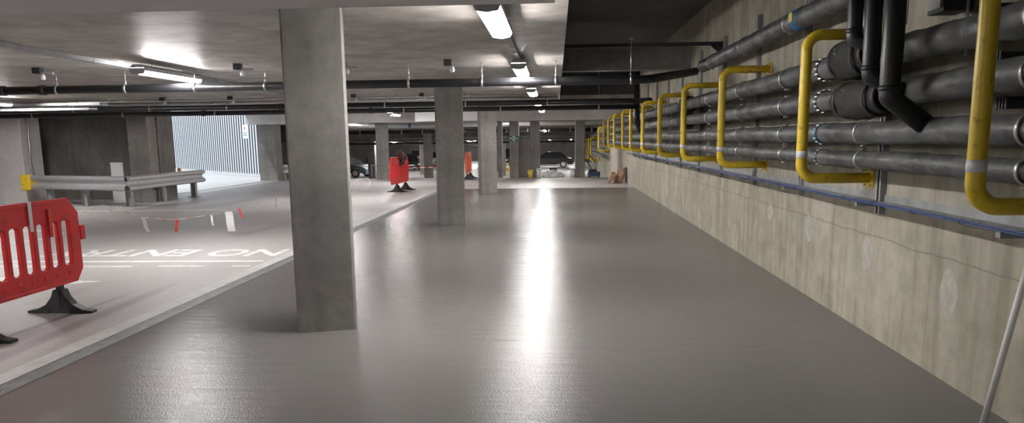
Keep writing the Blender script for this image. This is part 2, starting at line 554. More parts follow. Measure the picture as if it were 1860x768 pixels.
for i, (px, Y, lb) in enumerate((( -7.85, 44.0, 'column on the lower deck seen over the red barrier with the cloth'),
                        (-10.2, 55, 'column on the lower deck beside the white van'),
                        (-7.3, 54, 'slim lower-deck column between the white van and the second big column'),
                        (-4.9, 60, 'dark lower-deck column behind the orange barrier'),
                        (-3.9, 52, 'lower-deck column just past the orange barrier'),
                        (-12.9, 50, 'lower-deck column behind the estate car'))):
    column(px, Y, 0.5, 0.5, 0, lb, LOW, 1.5 if Y > 46.5 else ZC)
o = obj('partition_panel', MB().box(-0.23, 0.23, 0, 0.1, 0, 1.55), M['column'])
o.location = (-1.25, 28.95, 0.0)
tag(o, 'pale plain partition panel standing between two columns under the exit sign', 'panel')
# corbel head on the wide column
cb = MB().box(-0.75, 0.66, -0.5, 0.5, 0, 0.28)
o = obj('column_head', cb, M['pale'], WIDE); o.location = (0, 0, 2.31)
cdt = thing('flexible_conduit', 'silver ribbed conduit running down the side of the wide pale column', 'conduit', (-14.0, 18.4, 0))
pth = [(0.03, 0.0, 2.3)] + [(0.03 + 0.012 * math.sin(k * 0.9), 0.02 * math.sin(k * 0.4), 2.25 - k * 0.09) for k in range(21)]
obj('conduit_hose', MB().tube(pth, 0.022, 8), M['steel'], cdt)
for z in (0.5, 1.1, 1.7, 2.2):
    obj('saddle_clip', MB().box(-0.002, 0.012, -0.05, 0.05, z - 0.012, z + 0.012), M['galv'], cdt)

# ------------------------------------------------------------------ drain
dr = thing('drain_channel', 'long slotted metal drain channel between the glossy floor and the lane', 'drain', (-3.5525, 0, 0))
obj('channel_trough', MB().box(-0.0825, -0.0755, -2, 22.6, -0.12, 0.002).box(0.0755, 0.0825, -2, 22.6, -0.12, 0.002).box(-0.0825, 0.0825, -2, 22.6, -0.2, -0.12), M['dark_steel'], dr)
gm = MB()
for x in (-0.068, -0.023, 0.023, 0.068):
    gm.box(x - 0.006, x + 0.006, 0, 0.995, -0.022, 0.0)
k = 0.0
while k < 0.99:
    gm.box(-0.0745, 0.0745, k, k + 0.009, -0.02, 0.001)
    k += 0.025
gme = gm.mesh('grate')
gme.materials.append(M['galv_dull'])
for i in range(24):
    o = obj('grate', gme, M['galv_dull'], dr); o.location = (0, -1.5 + i, 0)

# ------------------------------------------------------------------ lane markings
def marking(name, mb, label, cat='floor marking', group=None):
    return tag(obj(name, mb, M['white_paint']), label, cat, group)
marking('painted_line', MB().box(-11, -3.84, 9.02, 9.12, 0.0, 0.003), 'long unbroken white line painted across the lane below the lettering')
dsh = ((-7.4, -5.42), (-5.07, -4.48), (-4.12, -3.86))
for (a, b), lb in zip(dsh, ('long dash of white paint partly behind the red barrier', 'middle dash of white paint below the unbroken line', 'short dash of white paint ending at the drain')):
    marking('painted_dash', MB().box(a, b, 8.66, 8.74, 0.0, 0.003), lb, group='dashes below the unbroken line')
marking('painted_arrow', MB().prism([(-5.18, 7.72), (-6.6, 7.98), (-6.5, 7.05)], 0, 0.003), 'white painted triangle pointing out from under the red barrier')
ringv = MB()
N = 40
cx, cy, r0, r1 = -9.6, 11.4, 0.98, 1.12
for k in range(N):
    a0, a1 = 2 * PI * k / N, 2 * PI * (k + 1) / N
    ringv.prism([(cx + r0 * math.cos(a0), cy + r0 * math.sin(a0)), (cx + r1 * math.cos(a0), cy + r1 * math.sin(a0)),
                 (cx + r1 * math.cos(a1), cy + r1 * math.sin(a1)), (cx + r0 * math.cos(a1), cy + r0 * math.sin(a1))], 0, 0.003)
marking('painted_roundel', ringv, 'white painted circle on the lane seen through the red barrier')
marking('painted_edge_line', MB().box(-13.5, -7.6, 16.1, 16.2, 0.0, 0.003), 'thin white line on the lane in front of the crash barrier')
tc = bpy.data.curves.new('NO ENTRY', 'FONT'); tc.body = 'NO ENTRY'; tc.extrude = 0.0; tc.offset = 0.022
to = bpy.data.objects.new('tmp', tc); C.objects.link(to)
bpy.context.view_layer.update()
me = bpy.data.meshes.new_from_object(to.evaluated_get(bpy.context.evaluated_depsgraph_get()))
bpy.data.objects.remove(to)
xs = [v.co.x for v in me.vertices]; ys = [v.co.y for v in me.vertices]
for v in me.vertices:
    fx = (v.co.x - min(xs)) / (max(xs) - min(xs)); fy = (v.co.y - min(ys)) / (max(ys) - min(ys))
    v.co = (-fx * 3.45, -fy * 0.62, 0.004)
o = obj('lane_lettering', me, M['white_paint']); o.location = (-3.86, 10.1, 0)
tag(o, 'NO ENTRY painted in white on the lane, upside down to the camera', 'floor lettering')
def stripe(x0, y0, x1, y1, wd, lb, grp=None, z=0.0):
    d = Vector((x1 - x0, y1 - y0)).normalized() * (wd / 2); nx, ny = -d.y, d.x
    marking('bay_line', MB().prism([(x0 + nx, y0 + ny), (x0 - nx, y0 - ny), (x1 - nx, y1 - ny), (x1 + nx, y1 + ny)], z, z + 0.003), lb, group=grp)
for i, (xa, lb) in enumerate(((-6.4, 'slanting white bay stripe beside the column past the red barrier'), (-5.6, 'slanting white bay stripe out in front of the lower deck'), (-3.6, 'slanting white bay stripe in front of the orange barrier'))):
    stripe(xa, 26.2, xa + 1.4, 28.9, 0.12, lb, 'slanting bay stripes')
stripe(-6.3, 17.2, -5.6, 20.6, 0.1, 'white line on the lane in front of the cloth-covered barrier')

# ------------------------------------------------------------------ batten lights
def make_light(label, x, y, z=2.445, length=1.35, rod=0.0):
    t = thing('batten_light', label, 'light', (x, y, z))
    w2 = 0.09
    hs = MB().prism([(-w2 * .6, 0.09), (-w2 - .004, 0.055), (-w2 - .004, 0.012), (-w2, 0.012), (-w2, 0.05), (w2, 0.05), (w2, 0.012), (w2 + .004, 0.012), (w2 + .004, 0.055), (w2 * .6, 0.09)], -length / 2, length / 2, 'y')
    obj('housing', hs, M['grey_plastic'], t)
    pr = [(-w2 + .001, 0.045), (-w2 + .001, 0.012), (-w2 * .8, -0.022), (0, -0.034), (w2 * .8, -0.022), (w2 - .001, 0.012), (w2 - .001, 0.045)]
    obj('diffuser', MB().prism(pr, -length / 2 + 0.02, length / 2 - 0.02, 'y'), M['diffuser'], t)
    for sgn in (-1, 1):
        yy = sgn * (length / 2 - 0.01)
        obj('end_cap', MB().prism([(a * 1.06, b * 1.0) for a, b in pr] , yy - 0.012, yy + 0.012, 'y'), M['grey_plastic'], t)
    if rod:
        for yy in (-0.4, 0.4):
            obj('suspension_rod', MB().tube([(0, yy, 0.08), (0, yy, rod)], 0.006, 6), M['steel'], t)
    else:
        for yy in (-0.4, 0.4):
            obj('bracket', MB().box(-0.03, 0.03, yy - 0.02, yy + 0.02, 0.0885, max(0.0895, ZC - z - 0.053)), M['steel'], t)
    return t
make_light('largest bright batten light on the soffit over the glossy floor', -0.47, 5.75)
make_light('second bright batten light along the trunking, just in front of the black pipe', -0.47, 9.9, length=1.3)
make_light('bright batten light between the two black pipe runs', -0.47, 14.6)
make_light('batten light above the second set of black pipes', -0.47, 18.9)
make_light('batten light hanging on rods in front of the exit sign column', -0.52, 30.6, 2.36, 1.2, ZC - 2.36)
make_light('batten light hung lower on rods beyond the slab edge', -0.62, 40.3, 1.95, 1.2, ZC - 1.95)
make_light('small batten light over the black car on the lower deck', -0.6, 53.0, 1.33, 1.2, 0.17)
make_light('batten light over the lane on the soffit trunking by the black pipe', -5.22, 9.62, 2.44, 1.5, 0.148)
make_light('batten light in front of the pale downstand beam', -5.75, 25.6, 2.445, 1.3, 0.143)
make_light('batten light on the lower deck above the estate car', -12.2, 50.5, 1.36, 1.3, 0.14)
make_light('batten light on the lower deck between the second and third columns', -5.9, 50.5, 1.36, 1.3, 0.14)
make_light('batten light over the wide pale column with conduit', -12.2, 14.9, length=1.4)
# the same rows continue behind the camera
for x, y, lb in ((-5.72, 2.2, 'batten light over the lane behind the camera'), (-2.6, -3.2, 'batten light near the rear wall'), (-5.72, 18.6, 'batten light over the lane between the crash barrier and the third column'), (-10.5, 2.6, 'batten light far over the lane near the painted circle')):
    make_light(lb, x, y)
for x, y in ((-9, 60), (-3, 62), (-9, 74), (-3, 78), (-15, 58), (-15, 66), (-9.5, 84), (-18, 76), (-0.6, 59), (-0.6, 68), (1.6, 76), (3.2, 56), (-6, 70), (-12, 54.5)):  # extra lights added to brighten the far lower deck
    make_light('batten light added to brighten the depths of the lower deck', x, y, 1.36, 1.4, 0.14)['group'] = 'lights added deep in the lower deck'
make_light('batten light added over the lane beyond the slab edge', -5.8, 38.5, 2.36, 1.3, ZC - 2.36)  # added to lift the dark zone past the slab edge
make_light('short batten light just beyond the pale beam beside the hanging one', -1.4, 31.5, 2.445, 1.2, 0.143)
make_light('batten light added past the pale beam above the lower deck rail', -9.5, 33.5, 2.445, 1.3, 0.143)  # another added light, brightens the zone past the beam
make_light('batten light added over the small step before the pale beam', -0.47, 23.9, 2.445, 1.3, 0.143)  # added for more light on the floor before the beam
# ------------------------------------------------------------------ trunking
def trunk(x0, y0, x1, y1, wd, h, label, zt=ZC, m='galv_dull'):
    L = math.hypot(x1 - x0, y1 - y0)
    t = thing('cable_trunking', label, 'trunking', (x0, y0, zt - h - 0.002), math.atan2(y1 - y0, x1 - x0))
    obj('trunking_body', MB().box(0, L, -wd / 2, wd / 2, 0, h), M[m], t)
    n_ = max(1, int(L / 2))
    for i in range(n_ + 1):
        xx = min(L - 0.04, i * L / n_)
        obj('joint_cover', MB().box(xx, xx + 0.04, -wd / 2 - 0.003, wd / 2 + 0.003, -0.003, h - 0.001), M[m], t)
    return t
trunk(-0.47, -6, -0.47, 22, 0.05, 0.05, 'slim metal trunking linking the batten lights over the glossy floor')
trunk(-5.60, 2, -5.74, 19.6, 0.13, 0.05, 'wide grey trunking running over the lane to the batten light')

# galvanised tray bank over the front edge of the picture
tr = thing('cable_tray', 'wide galvanised cable tray crossing overhead in front of the big column', 'cable tray', (-3.2, 4.25, 2.36), R_(1.0))
obj('tray_base', MB().box(-8.5, 3.2, -0.32, 0.22, 0, 0.004), M['tray_top'], tr)
obj('tray_side', MB().box(-8.5, 3.2, -0.32, -0.316, 0, 0.06), M['galv'], tr)
obj('tray_side', MB().box(-8.5, 3.2, 0.216, 0.22, 0, 0.06), M['galv'], tr)
for i in range(9):
    xx = -8 + i * 1.35
    for yy in (-0.33, 0.23):
        obj('threaded_rod', MB().tube([(xx + 0.02, yy, 0.01), (xx + 0.02, yy, ZC - 2.364)], 0.005, 6), M['steel'], tr)
for j, yy in enumerate((-0.2, -0.1, 0.0, 0.1)):
    obj('tray_cable', MB().tube([(-8.5 + k * 0.9, yy + 0.012 * math.sin(k * 1.7 + j), 0.018) for k in range(14)], 0.013, 6), M['black'], tr)
o = obj('steel_channel', MB().box(0.12, XW, 4.0, 4.06, 2.52, 2.6), M['dark_steel'])
tag(o, 'dark steel channel crossing the tall void overhead', 'steel channel')
# steel angle across the void with gusset
an = thing('steel_angle', 'dark steel angle crossing the tall void with a gusset at the wall', 'steel angle', (0.106, 10.9, 2.86))
obj('angle_bar', MB().box(-0.0, XW - 0.108, 0, 0.06, 0.0, 0.006).box(0, XW - 0.108, 0, 0.006, 0, 0.05), M['dark_steel'], an)
obj('gusset_plate', MB().prism([(XW - 0.108, 0.0), (XW - 0.108, -0.16), (XW - 0.3, 0.0)], 0.02, 0.03, 'y'), M['dark_steel'], an)

# ------------------------------------------------------------------ cross pipes
def cross_pipe(label, pts, r, m, hang=None, zh=ZC, couplings=(), bend=0.2, ringw=0.03, name='ceiling_pipe'):
    p0 = Vector(pts[0])
    t = thing(name, label, 'pipe', p0)
    P = [Vector(p) - p0 for p in pts]
    path = arc_path(P, bend) if len(P) > 2 else P
    obj('pipe_run', MB().tube(path, r, 16), M[m], t)
    if hang:
        a, b, step = hang
        x = a
        while x <= b:
            zz = zh if x < 0.1 or p0.y > 23 else (2.86 if abs(p0.y - 10.4) < 1.4 else ZV)
            h = obj('pipe_ring', MB().ring((0, 0, 0), (1, 0, 0), r, ringw, 0.006), M['steel'], t)
            h.location = (x - p0.x, 0, 0)
            obj('hanger_rod', MB().tube([(0, 0, r), (0, 0, zz - p0.z - 0.002)], 0.006, 6).lathe([(0.012, 0), (0.012, 0.05)], (0, 0, r), 8), M['steel'], h)
            obj('ceiling_plate', MB().box(-0.03, 0.03, -0.03, 0.03, zz - p0.z - 0.007, zz - p0.z - 0.001), M['steel'], h)
            x += step
    for x in couplings:
        c = obj('pipe_coupling', MB().ring((0, 0, 0), (1, 0, 0), r, 0.09, 0.012), M[m], t)
        c.location = (x - p0.x, 0, 0)
    return t
cross_pipe('thick black pipe hung across the soffit in front of the second column', [(-22, 10.0, 2.32), (1.25, 10.0, 2.32), (2.06, 11.0, 2.50)], 0.058, 'black_pipe', (-14.16, 1.3, 1.0115), couplings=(-7.9, -7.3), bend=0.3)
cross_pipe('upper black pipe of the second run across the soffit', [(-22, 16.9, 2.375), (1.7, 16.9, 2.375), (2.25, 17.6, 2.42)], 0.062, 'black_pipe', (-13.5, 1.2, 1.9), bend=0.25, couplings=(-6.5, -2.4))
cross_pipe('lower black pipe of the second run across the soffit', [(-22, 17.1, 2.255), (1.9, 17.1, 2.255)], 0.056, 'black_pipe', (-12.8, 1.2, 2.3), couplings=(-8.5, -4.4))
cross_pipe('thin steel pipe above the second run of black pipes', [(-22, 16.6, 2.53), (0.05, 16.6, 2.53)], 0.02, 'steel', (-12.2, 0, 1.7))
cross_pipe('silver tube lying above the two black pipes of the second run', [(-22, 17.35, 2.51), (0.05, 17.35, 2.51)], 0.04, 'galv', (-12.5, 0, 2.1))
d = cross_pipe('fat silver pipe with a blue band beyond the pale beam', [(-12, 33.0, 2.22), (2.3, 33.0, 2.22)], 0.10, 'galv', (-11, 2, 2.4))
bb = obj('marker_band', MB().ring((0, 0, 0), (1, 0, 0), 0.10, 0.12, 0.006), M['blue'], d, 'blue marker band'); bb.location = (5.3, 0, 0)
cross_pipe('black pipe with pale rings beyond the fat silver pipe', [(-12, 41, 2.0), (2.3, 41, 2.0)], 0.10, 'black_pipe', (-11.2, 2, 1.2), ringw=0.05)
cross_pipe('grey pipe under the deep brown beam', [(-12, 45.8, 1.66), (2.3, 45.8, 1.66)], 0.07, 'galv_dull', (-11.2, 2, 1.6))
cross_pipe('black pipe under the low soffit of the lower deck', [(-16, 49, 1.33), (2.3, 49, 1.33)], 0.07, 'black_pipe', (-15.2, 2, 1.6), zh=1.5)
o = obj('ventilation_duct', MB().box(-1.4, 1.3, -0.2, 0.2, -0.18, 0.17), M['white'], None, None, 0.01); o.location = (-3.9, 27.3, 2.42)
tag(o, 'white rectangular duct box in front of the pale beam by the second column', 'duct')
# silver ladder trays over the crash barrier corner
for y_, z_, lb in ((16.2, 2.47, 'upper silver ladder tray above the wide pale column'), (15.8, 2.34, 'lower silver ladder tray above the wide pale column')):
    t = thing('ladder_tray', lb, 'cable tray', (-15.5, y_, z_))
    obj('side_rail', MB().box(0, 5.0, 0, 0.01, -0.02, 0.03), M['galv'], t)
    obj('side_rail', MB().box(0, 5.0, 0.3, 0.31, -0.02, 0.03), M['galv'], t)
    for k in range(17):
        obj('rung', MB().box(0.05 + k * 0.3, 0.09 + k * 0.3, 0.01, 0.3, -0.01, 0.005), M['galv'], t)
    for k in (0.6, 2.4, 4.4):
        obj('hanger_rod', MB().tube([(k, 0.155, 0), (k, 0.155, ZC - z_ - 0.002)], 0.006, 6), M['steel'], t)
    for k in range(4):
        obj('tray_cable', MB().tube([(0.1 + j * 0.5, 0.06 + k * 0.06 + 0.01 * math.sin(j + k), 0.02) for j in range(10)], 0.014, 6), M['steel'], t)
# ceiling sensors on little arms
sp = None
for i, (x, y) in enumerate(((-7.05, 9.6), (-4.25, 9.6), (-2.83, 9.6), (-1.42, 9.6), (-9.0, 16.2), (-7.4, 16.2), (-4.55, 16.2), (-3.0, 16.2))):
    lb = ['ceiling sensor bracket on the first black pipe run, %s' % q for q in ('over the lane by the barrier', 'just before the big column', 'just after the big column', 'above the second column')] + \
         ['small sensor bracket by the second pipe run, %s' % q for q in ('above the slatted screen', 'above the sign on the screen', 'beside the big column', 'beside the second column')]
    if sp is None:
        sp = thing('ceiling_sensor', lb[i], 'sensor', (x, y, ZC), 0.15, 'soffit sensors')
        obj('junction_box', MB().box(-0.05, 0.05, -0.05, 0.05, -0.08, 0.0), M['black'], sp)
        obj('sensor_arm', MB().box(0.03, 0.2, -0.02, 0.02, -0.09, -0.06), M['grey_plastic'], sp)
        obj('sensor_head', MB().lathe([(0.03, -0.16), (0.035, -0.13), (0.02, -0.09)], (0.06, 0, 0), 12), M['white'], sp)
    else:
        clone(sp, (x, y, ZC), 0.15, lb[i])

# ------------------------------------------------------------------ wall pipework
clip_Y = [1.7, 3.44, 5.25, 7.0, 8.65, 10.4, 13.9, 15.6, 17.4, 20.9, 22.7]
def lagged(label, z, r, y0, y1, X=2.17, clips=(), name='lagged_pipe', jackets=(), gapz=None):
    t = thing(name, label, 'pipe', (X, y0, z))
    path = []; rads = []
    y = y0; k = 0
    # slightly lumpy lagging sections
    while y < y1:
        L = random.uniform(0.28, 0.6)
        e = min(y + L, y1)
        for q in range(5):
            f = q / 4.0
            yy = y + (e - y) * f
            path.append((0, yy - y0, 0.004 * math.sin(yy * 3.1 + z * 9)))
            rads.append(r * (1.0 + (0.04 * math.sin(f * PI)) - (0.07 if q in (0,) else 0)) + random.uniform(-.0025, .0025))
        y = e + 0.006
    obj('lagging', MB().tube(path, r, 22, rads=rads), M['lag'], t)
    for c in clips:
        if y0 < c < y1:
            q = obj('pipe_clamp', MB().ring((0, 0, 0), (0, 1, 0), r + 0.003, 0.022, 0.004), M['steel'], t)
            q.location = (0, c - y0, 0)
            for sg in (-1, 1):
                obj('clamp_bolt', MB().box(-0.012, 0.012, -0.008, 0.008, min(sg * r, sg * (r + 0.022)), max(sg * r, sg * (r + 0.022)))
                    .tube([(-0.03, 0, sg * (r + 0.016)), (0.03, 0, sg * (r + 0.016))], 0.005, 8), M['steel'], q)
            obj('clamp_stem', MB().tube([(r, 0, 0), (XW - X - 0.04, 0, 0)], 0.008, 8), M['steel'], q)
    return t
R0 = lagged('highest lagged pipe, sloping up along the wall above the yellow frames', 2.575, 0.088, 4.9, 11.05, 2.18, clips=(7.0, 8.65, 10.4))
for yy in (6.75,):
    q = obj('marker_label', MB().ring((0, 0, 0), (0, 1, 0), 0.092, 0.16, 0.003), M['blue'], R0, 'blue marker label with a yellow panel'); q.location = (0, yy - 4.9, 0)
    q2 = obj('label_panel', MB().box(-0.098, -0.094, -0.05, 0.05, -0.03, 0.05), M['label_yellow'], q)
R1 = lagged('first lagged wall pipe below the highest one, with a black valve jacket', 2.07, 0.086, 1.2, 30, clips=clip_Y)
R2 = lagged('second of the four long lagged wall pipes, with a black valve jacket', 1.815, 0.080, 1.2, 30, clips=clip_Y)
R3 = lagged('third of the four long lagged wall pipes, with no valve jacket', 1.56, 0.076, 1.2, 30, clips=clip_Y)
R4 = lagged('lowest and thinnest of the four long lagged wall pipes', 1.372, 0.060, 1.2, 30, clips=clip_Y)
# white ringed couplings on the pipes just past the second frame
for P_, r in ((R1, 0.086), (R2, 0.080), (R3, 0.076), (R4, 0.060)):
    q = obj('bolted_coupling', MB().ring((0, 0, 0), (0, 1, 0), r + 0.003, 0.05, 0.005), M['blue'] if P_ is R3 else M['dark_steel'], P_)
    q.location = (0, 6.02 - 1.2, 0)
    for k in range(14):
        a = 2 * PI * k / 14
        cx, cz = (r + 0.008) * math.cos(a), (r + 0.008) * math.sin(a)
        obj('coupling_bolt', MB().box(cx - 0.005, cx + 0.005, -0.026, 0.026, cz - 0.005, cz + 0.005), M['steel'], q)

def jacket(par, label, x, y, z, ry, rr):
    """lumpy strapped valve jacket with a dark open collar at its near end"""
    prof = [(-1.0, 0.62), (-0.9, 0.82), (-0.6, 0.98), (-0.2, 1.04), (0.2, 1.0), (0.6, 0.93), (0.9, 0.80), (1.0, 0.62)]
    seg = 28
    vs = []
    for i, (a, b) in enumerate(prof):
        for k in range(seg):
            th = 2 * PI * k / seg
            nn = noise.noise(Vector((math.cos(th) * 1.6, a * 1.7 + y, math.sin(th) * 1.6 + z)))
            q = rr * b * (1 + 0.16 * nn)
            vs.append((q * math.cos(th), a * ry, q * math.sin(th) * 1.05))
    fs = [(i * seg + k, i * seg + (k + 1) % seg, (i + 1) * seg + (k + 1) % seg, (i + 1) * seg + k) for i in range(len(prof) - 1) for k in range(seg)]
    fs += [tuple(range(seg)), tuple((len(prof) - 1) * seg + k for k in reversed(range(seg)))]
    t = obj('valve_jacket', MB().add(vs, fs, True), M['black_cloth'], par, label)
    t.location = Vector((x, y, z)) - par.location
    for a in (-0.75, 0.55):
        s_ = obj('strap', MB().ring((0, 0, 0), (0, 1, 0), rr * 0.99, 0.03, 0.006), M['black'], t); s_.location = (0, a * ry, 0)
        s_ = t
        obj('strap_ring', MB().tube([(-rr - 0.012, 0.03 * math.cos(u), 0.05 + 0.02 * math.sin(u)) for u in [i * PI / 4 for i in range(9)]], 0.003, 6), M['steel'], s_)
    obj('collar', MB().ring((0, -ry * 0.98, 0), (0, 1, 0), rr * 0.74, 0.05, 0.012), M['black'], t)
    return t
jacket(R1, 'baggy black valve jacket on the upper pipe behind the second yellow frame', 2.15, 5.42, 2.09, 0.30, 0.140)
jacket(R2, 'baggy black valve jacket on the lower pipe under its twin, by the black downpipes', 2.13, 5.22, 1.79, 0.38, 0.126)
jacket(R1, 'small black valve jacket on the upper pipe at the fourth yellow frame', 2.17, 12.25, 2.07, 0.28, 0.13)
jacket(R2, 'small black valve jacket on the lower pipe at the fourth yellow frame', 2.17, 12.25, 1.81, 0.28, 0.125)
jacket(R1, 'distant black valve jacket beside the far black elbow pipe', 2.17, 19.3, 2.05, 0.3, 0.15)

def down(label, pts, r=0.052, m='black_pipe', bend=0.03):
    t = thing('downpipe', label, 'pipe', pts[0])
    p0 = Vector(pts[0])
    obj('pipe_run', MB().tube(arc_path([Vector(p) - p0 for p in pts], bend, 3), r, 18), M[m], t)
    for p in pts[1:-1]:
        q = obj('elbow_joint', MB().ring((0, 0, 0.05), (0, 0, 1), r, 0.03, 0.005), M[m], t); q.location = Vector(p) - p0
    return t
down('shortest black downpipe in front of the upper valve jacket', [(1.93, 4.92, ZV), (1.93, 4.92, 2.16), (2.09, 4.80, 2.07)], 0.047)
down('middle black downpipe reaching the lower valve jacket', [(1.93, 4.64, ZV), (1.93, 4.64, 1.90), (2.09, 4.55, 1.80)], 0.050)
down('longest black downpipe, angled towards the wall at its foot', [(1.93, 4.36, ZV), (1.93, 4.36, 1.76), (2.12, 4.32, 1.60)], 0.058)
down('far black downpipe with an angled foot between distant yellow frames', [(1.98, 18.1, ZC + 0.6), (1.98, 18.1, 1.95), (2.12, 18.5, 1.72)], 0.075)
# control boxes on the wall above the pipes
t = thing('control_box', 'grey control box with a white cable above the pipes by the black downpipes', 'control box', (2.30, 4.55, 2.25))
obj('box_body', MB().box(-0.06, 0.10, -0.10, 0.08, 0, 0.2), M['dark_steel'], t)
obj('box_cover', MB().box(-0.07, -0.058, -0.08, 0.06, 0.02, 0.18), M['grey_plastic'], t)
obj('box_cable', MB().tube(arc_path([(-0.06, 0.05, 0.17), (-0.12, 0.2, 0.2), (-0.1, 0.26, -0.02)], 0.05), 0.006, 8), M['white'], t)
t = thing('control_box', 'tall dark isolator box fixed high on the wall near the downpipes', 'control box', (2.33, 4.28, 2.31))
obj('box_body', MB().box(-0.06, 0.11, -0.07, 0.07, 0, 0.26), M['black'], t)
obj('conduit_drop', MB().tube([(-0.02, 0.04, 0), (-0.02, 0.04, -0.33)], 0.009, 8), M['steel'], t)

# slotted support channels on the wall behind the pipes
sc = None
ys = [1.95, 3.75, 5.50, 7.25, 8.95, 10.7, 12.4, 14.2, 15.9, 17.7, 19.4, 21.35]
names = 'first second third fourth fifth sixth seventh eighth ninth tenth eleventh twelfth'.split()
for i, y in enumerate(ys):
    lb = 'upright slotted steel channel behind the pipes, %s along from the white pole' % names[i]
    if sc is None:
        sc = thing('support_channel', lb, 'support channel', (XW, y, 0.96), 0, 'upright slotted channels')
        obj('channel_web', MB().box(-0.006, 0.0, -0.04, 0.04, 0, 2.0).box(-0.045, -0.006, -0.04, -0.035, 0, 2.0).box(-0.045, -0.006, 0.035, 0.04, 0, 2.0), M['galv_dull'], sc)
        obj('channel_lip', MB().box(-0.045, -0.041, -0.04, -0.018, 0, 2.0), M['galv'], sc)
        obj('channel_lip', MB().box(-0.045, -0.041, 0.018, 0.04, 0, 2.0), M['galv'], sc)
        obj('cantilever_arm', MB().box(-0.20, -0.046, -0.02, 0.02, 0.06, 0.10), M['galv_dull'], sc)
    else:
        clone(sc, (XW, y, 0.96), 0, lb)
# small black clamp stacks between pipes
for i, (y, z, lb) in enumerate(((3.98, 1.93, 'black rubber clamp block between the two upper pipes, by the first frame'), (3.9, 1.70, 'black rubber clamp block above the third pipe, by the first frame'), (4.15, 2.20, 'black clamp block above the upper pipe, by the downpipes'))):
    t = thing('clamp_block', lb, 'clamp', (XW - 0.12, y, z), 0, 'black clamp blocks')
    obj('block_body', MB().box(-0.03, 0.12, -0.05, 0.05, -0.03, 0.03), M['black'], t)
    for k in range(4):
        obj('rib', MB().box(-0.036, -0.03, -0.045 + k * 0.026, -0.033 + k * 0.026, -0.035, 0.035), M['dark_steel'], t)

# ------------------------------------------------------------------ cable tray with perforations
ty0, ty1 = 1.0, 23.0
t = thing('wall_cable_tray', 'perforated galvanised cable tray along the wall under the yellow frames', 'cable tray', (2.24, ty0, 1.055))
# perforated base: bars with real slots
base = MB()
L = ty1 - ty0
xs_ = [0.0, 0.018, 0.030, 0.060, 0.072, 0.105, 0.117, 0.150, 0.162, 0.19]
for a, b in ((0, 1), (2, 3), (4, 5), (6, 7), (8, 9)):
    base.box(xs_[a], xs_[b], 0, L, 0, 0.0015)
for col, (a, b) in enumerate(((1, 2), (3, 4), (5, 6), (7, 8))):
    y = 0.0 + (0.03 if col % 2 else 0.0)
    while y < L:
        base.box(xs_[a], xs_[b], y, min(y + 0.035, L), 0, 0.0015)
        y += 0.06
obj('tray_base', base, M['galv_dull'], t)
obj('tray_side', MB().box(0, 0.002, 0, L, -0.0, 0.02), M['galv_dull'], t)
obj('tray_side', MB().box(0.188, 0.19, 0, L, 0, 0.05), M['galv_dull'], t)
bc = thing('blue_cable', 'thin blue cable tied along the outer lip of the wall cable tray', 'cable', (2.222, ty0, 1.062))
for k, dz in enumerate((0.0, 0.014)):
    obj('cable_core', MB().tube([(-0.004 * k + 0.003 * math.sin(j * 1.3 + k), j * 0.4, dz + 0.003 * math.sin(j * 0.9)) for j in range(56)], 0.0042, 6), M['blue_cable'], bc)
for j in range(40):
    obj('cable_tie', MB().ring((0, 0.3 + j * 0.55, 0.006), (0, 1, 0), 0.014, 0.008, 0.001, 10), M['black'], bc)

# ------------------------------------------------------------------ yellow guard frames
XF = 1.91
def make_frame(label, y, z0=1.215, z1=2.30, group='yellow guard frames', band=True):
    t = thing('pipe_guard', label, 'guard frame', (XW, y, z0), 0, group)
    h = z1 - z0
    r = 0.041
    path = arc_path([(-0.004, 0, 0), (XF - XW, 0, 0), (XF - XW, 0, h), (-0.004, 0, h)], 0.11, 8)
    obj('guard_tube', MB().tube(path, r, 20), M['yellow'], t)
    for zz in (0, h):
        f = obj('wall_flange', MB().box(-0.012, 0.0, -0.075, 0.075, zz - 0.075, zz + 0.075), M['yellow'], t, None, 0.004)
        for a in (-0.055, 0.055):
            for b in (-0.055, 0.055):
                obj('anchor_bolt', MB().tube([(-0.012, a, zz + b), (-0.03, a, zz + b)], 0.009, 6, smooth=False), M['steel'], f)
    if band:
        obj('reflective_band', MB().ring((XF - XW, 0, 0.185), (0, 0, 1), r, 0.055, 0.0015, 24), M['reflective'], t, 'white reflective band')
    return t
fy = [3.40, 5.75, 8.55, 11.05, 13.55, 16.2, 18.75, 21.05, 24.0, 26.7, 29.2]
fl_ = ['yellow tubular guard frame with its top out of the picture, by the white pole'] + \
      ['yellow tubular guard frame on the wall, %s in the row counting from the white pole' % names[i] for i in range(1, 11)]
f0 = make_frame(fl_[0], fy[0])
for i in range(1, len(fy)):
    clone(f0, (XW, fy[i], 1.215), 0, fl_[i])
for i, (y, z0, z1) in enumerate(((32.8, 0.98, 2.0), (40.0, 0.30, 1.55), (43.0, 0.27, 1.5), (46.0, 0.25, 1.5))):
    make_frame('far yellow guard frame past the slab edge, %s of the lower group' % names[i], y, z0, z1, 'far lower guard frames')
for i, z in enumerate((1.7, 1.35, 1.0, 0.7)):
    lagged('far silver wall pipe past the slab edge, %s from the top' % names[i], z, 0.08, 33, 46.2, 2.2, clips=(36, 39, 42))

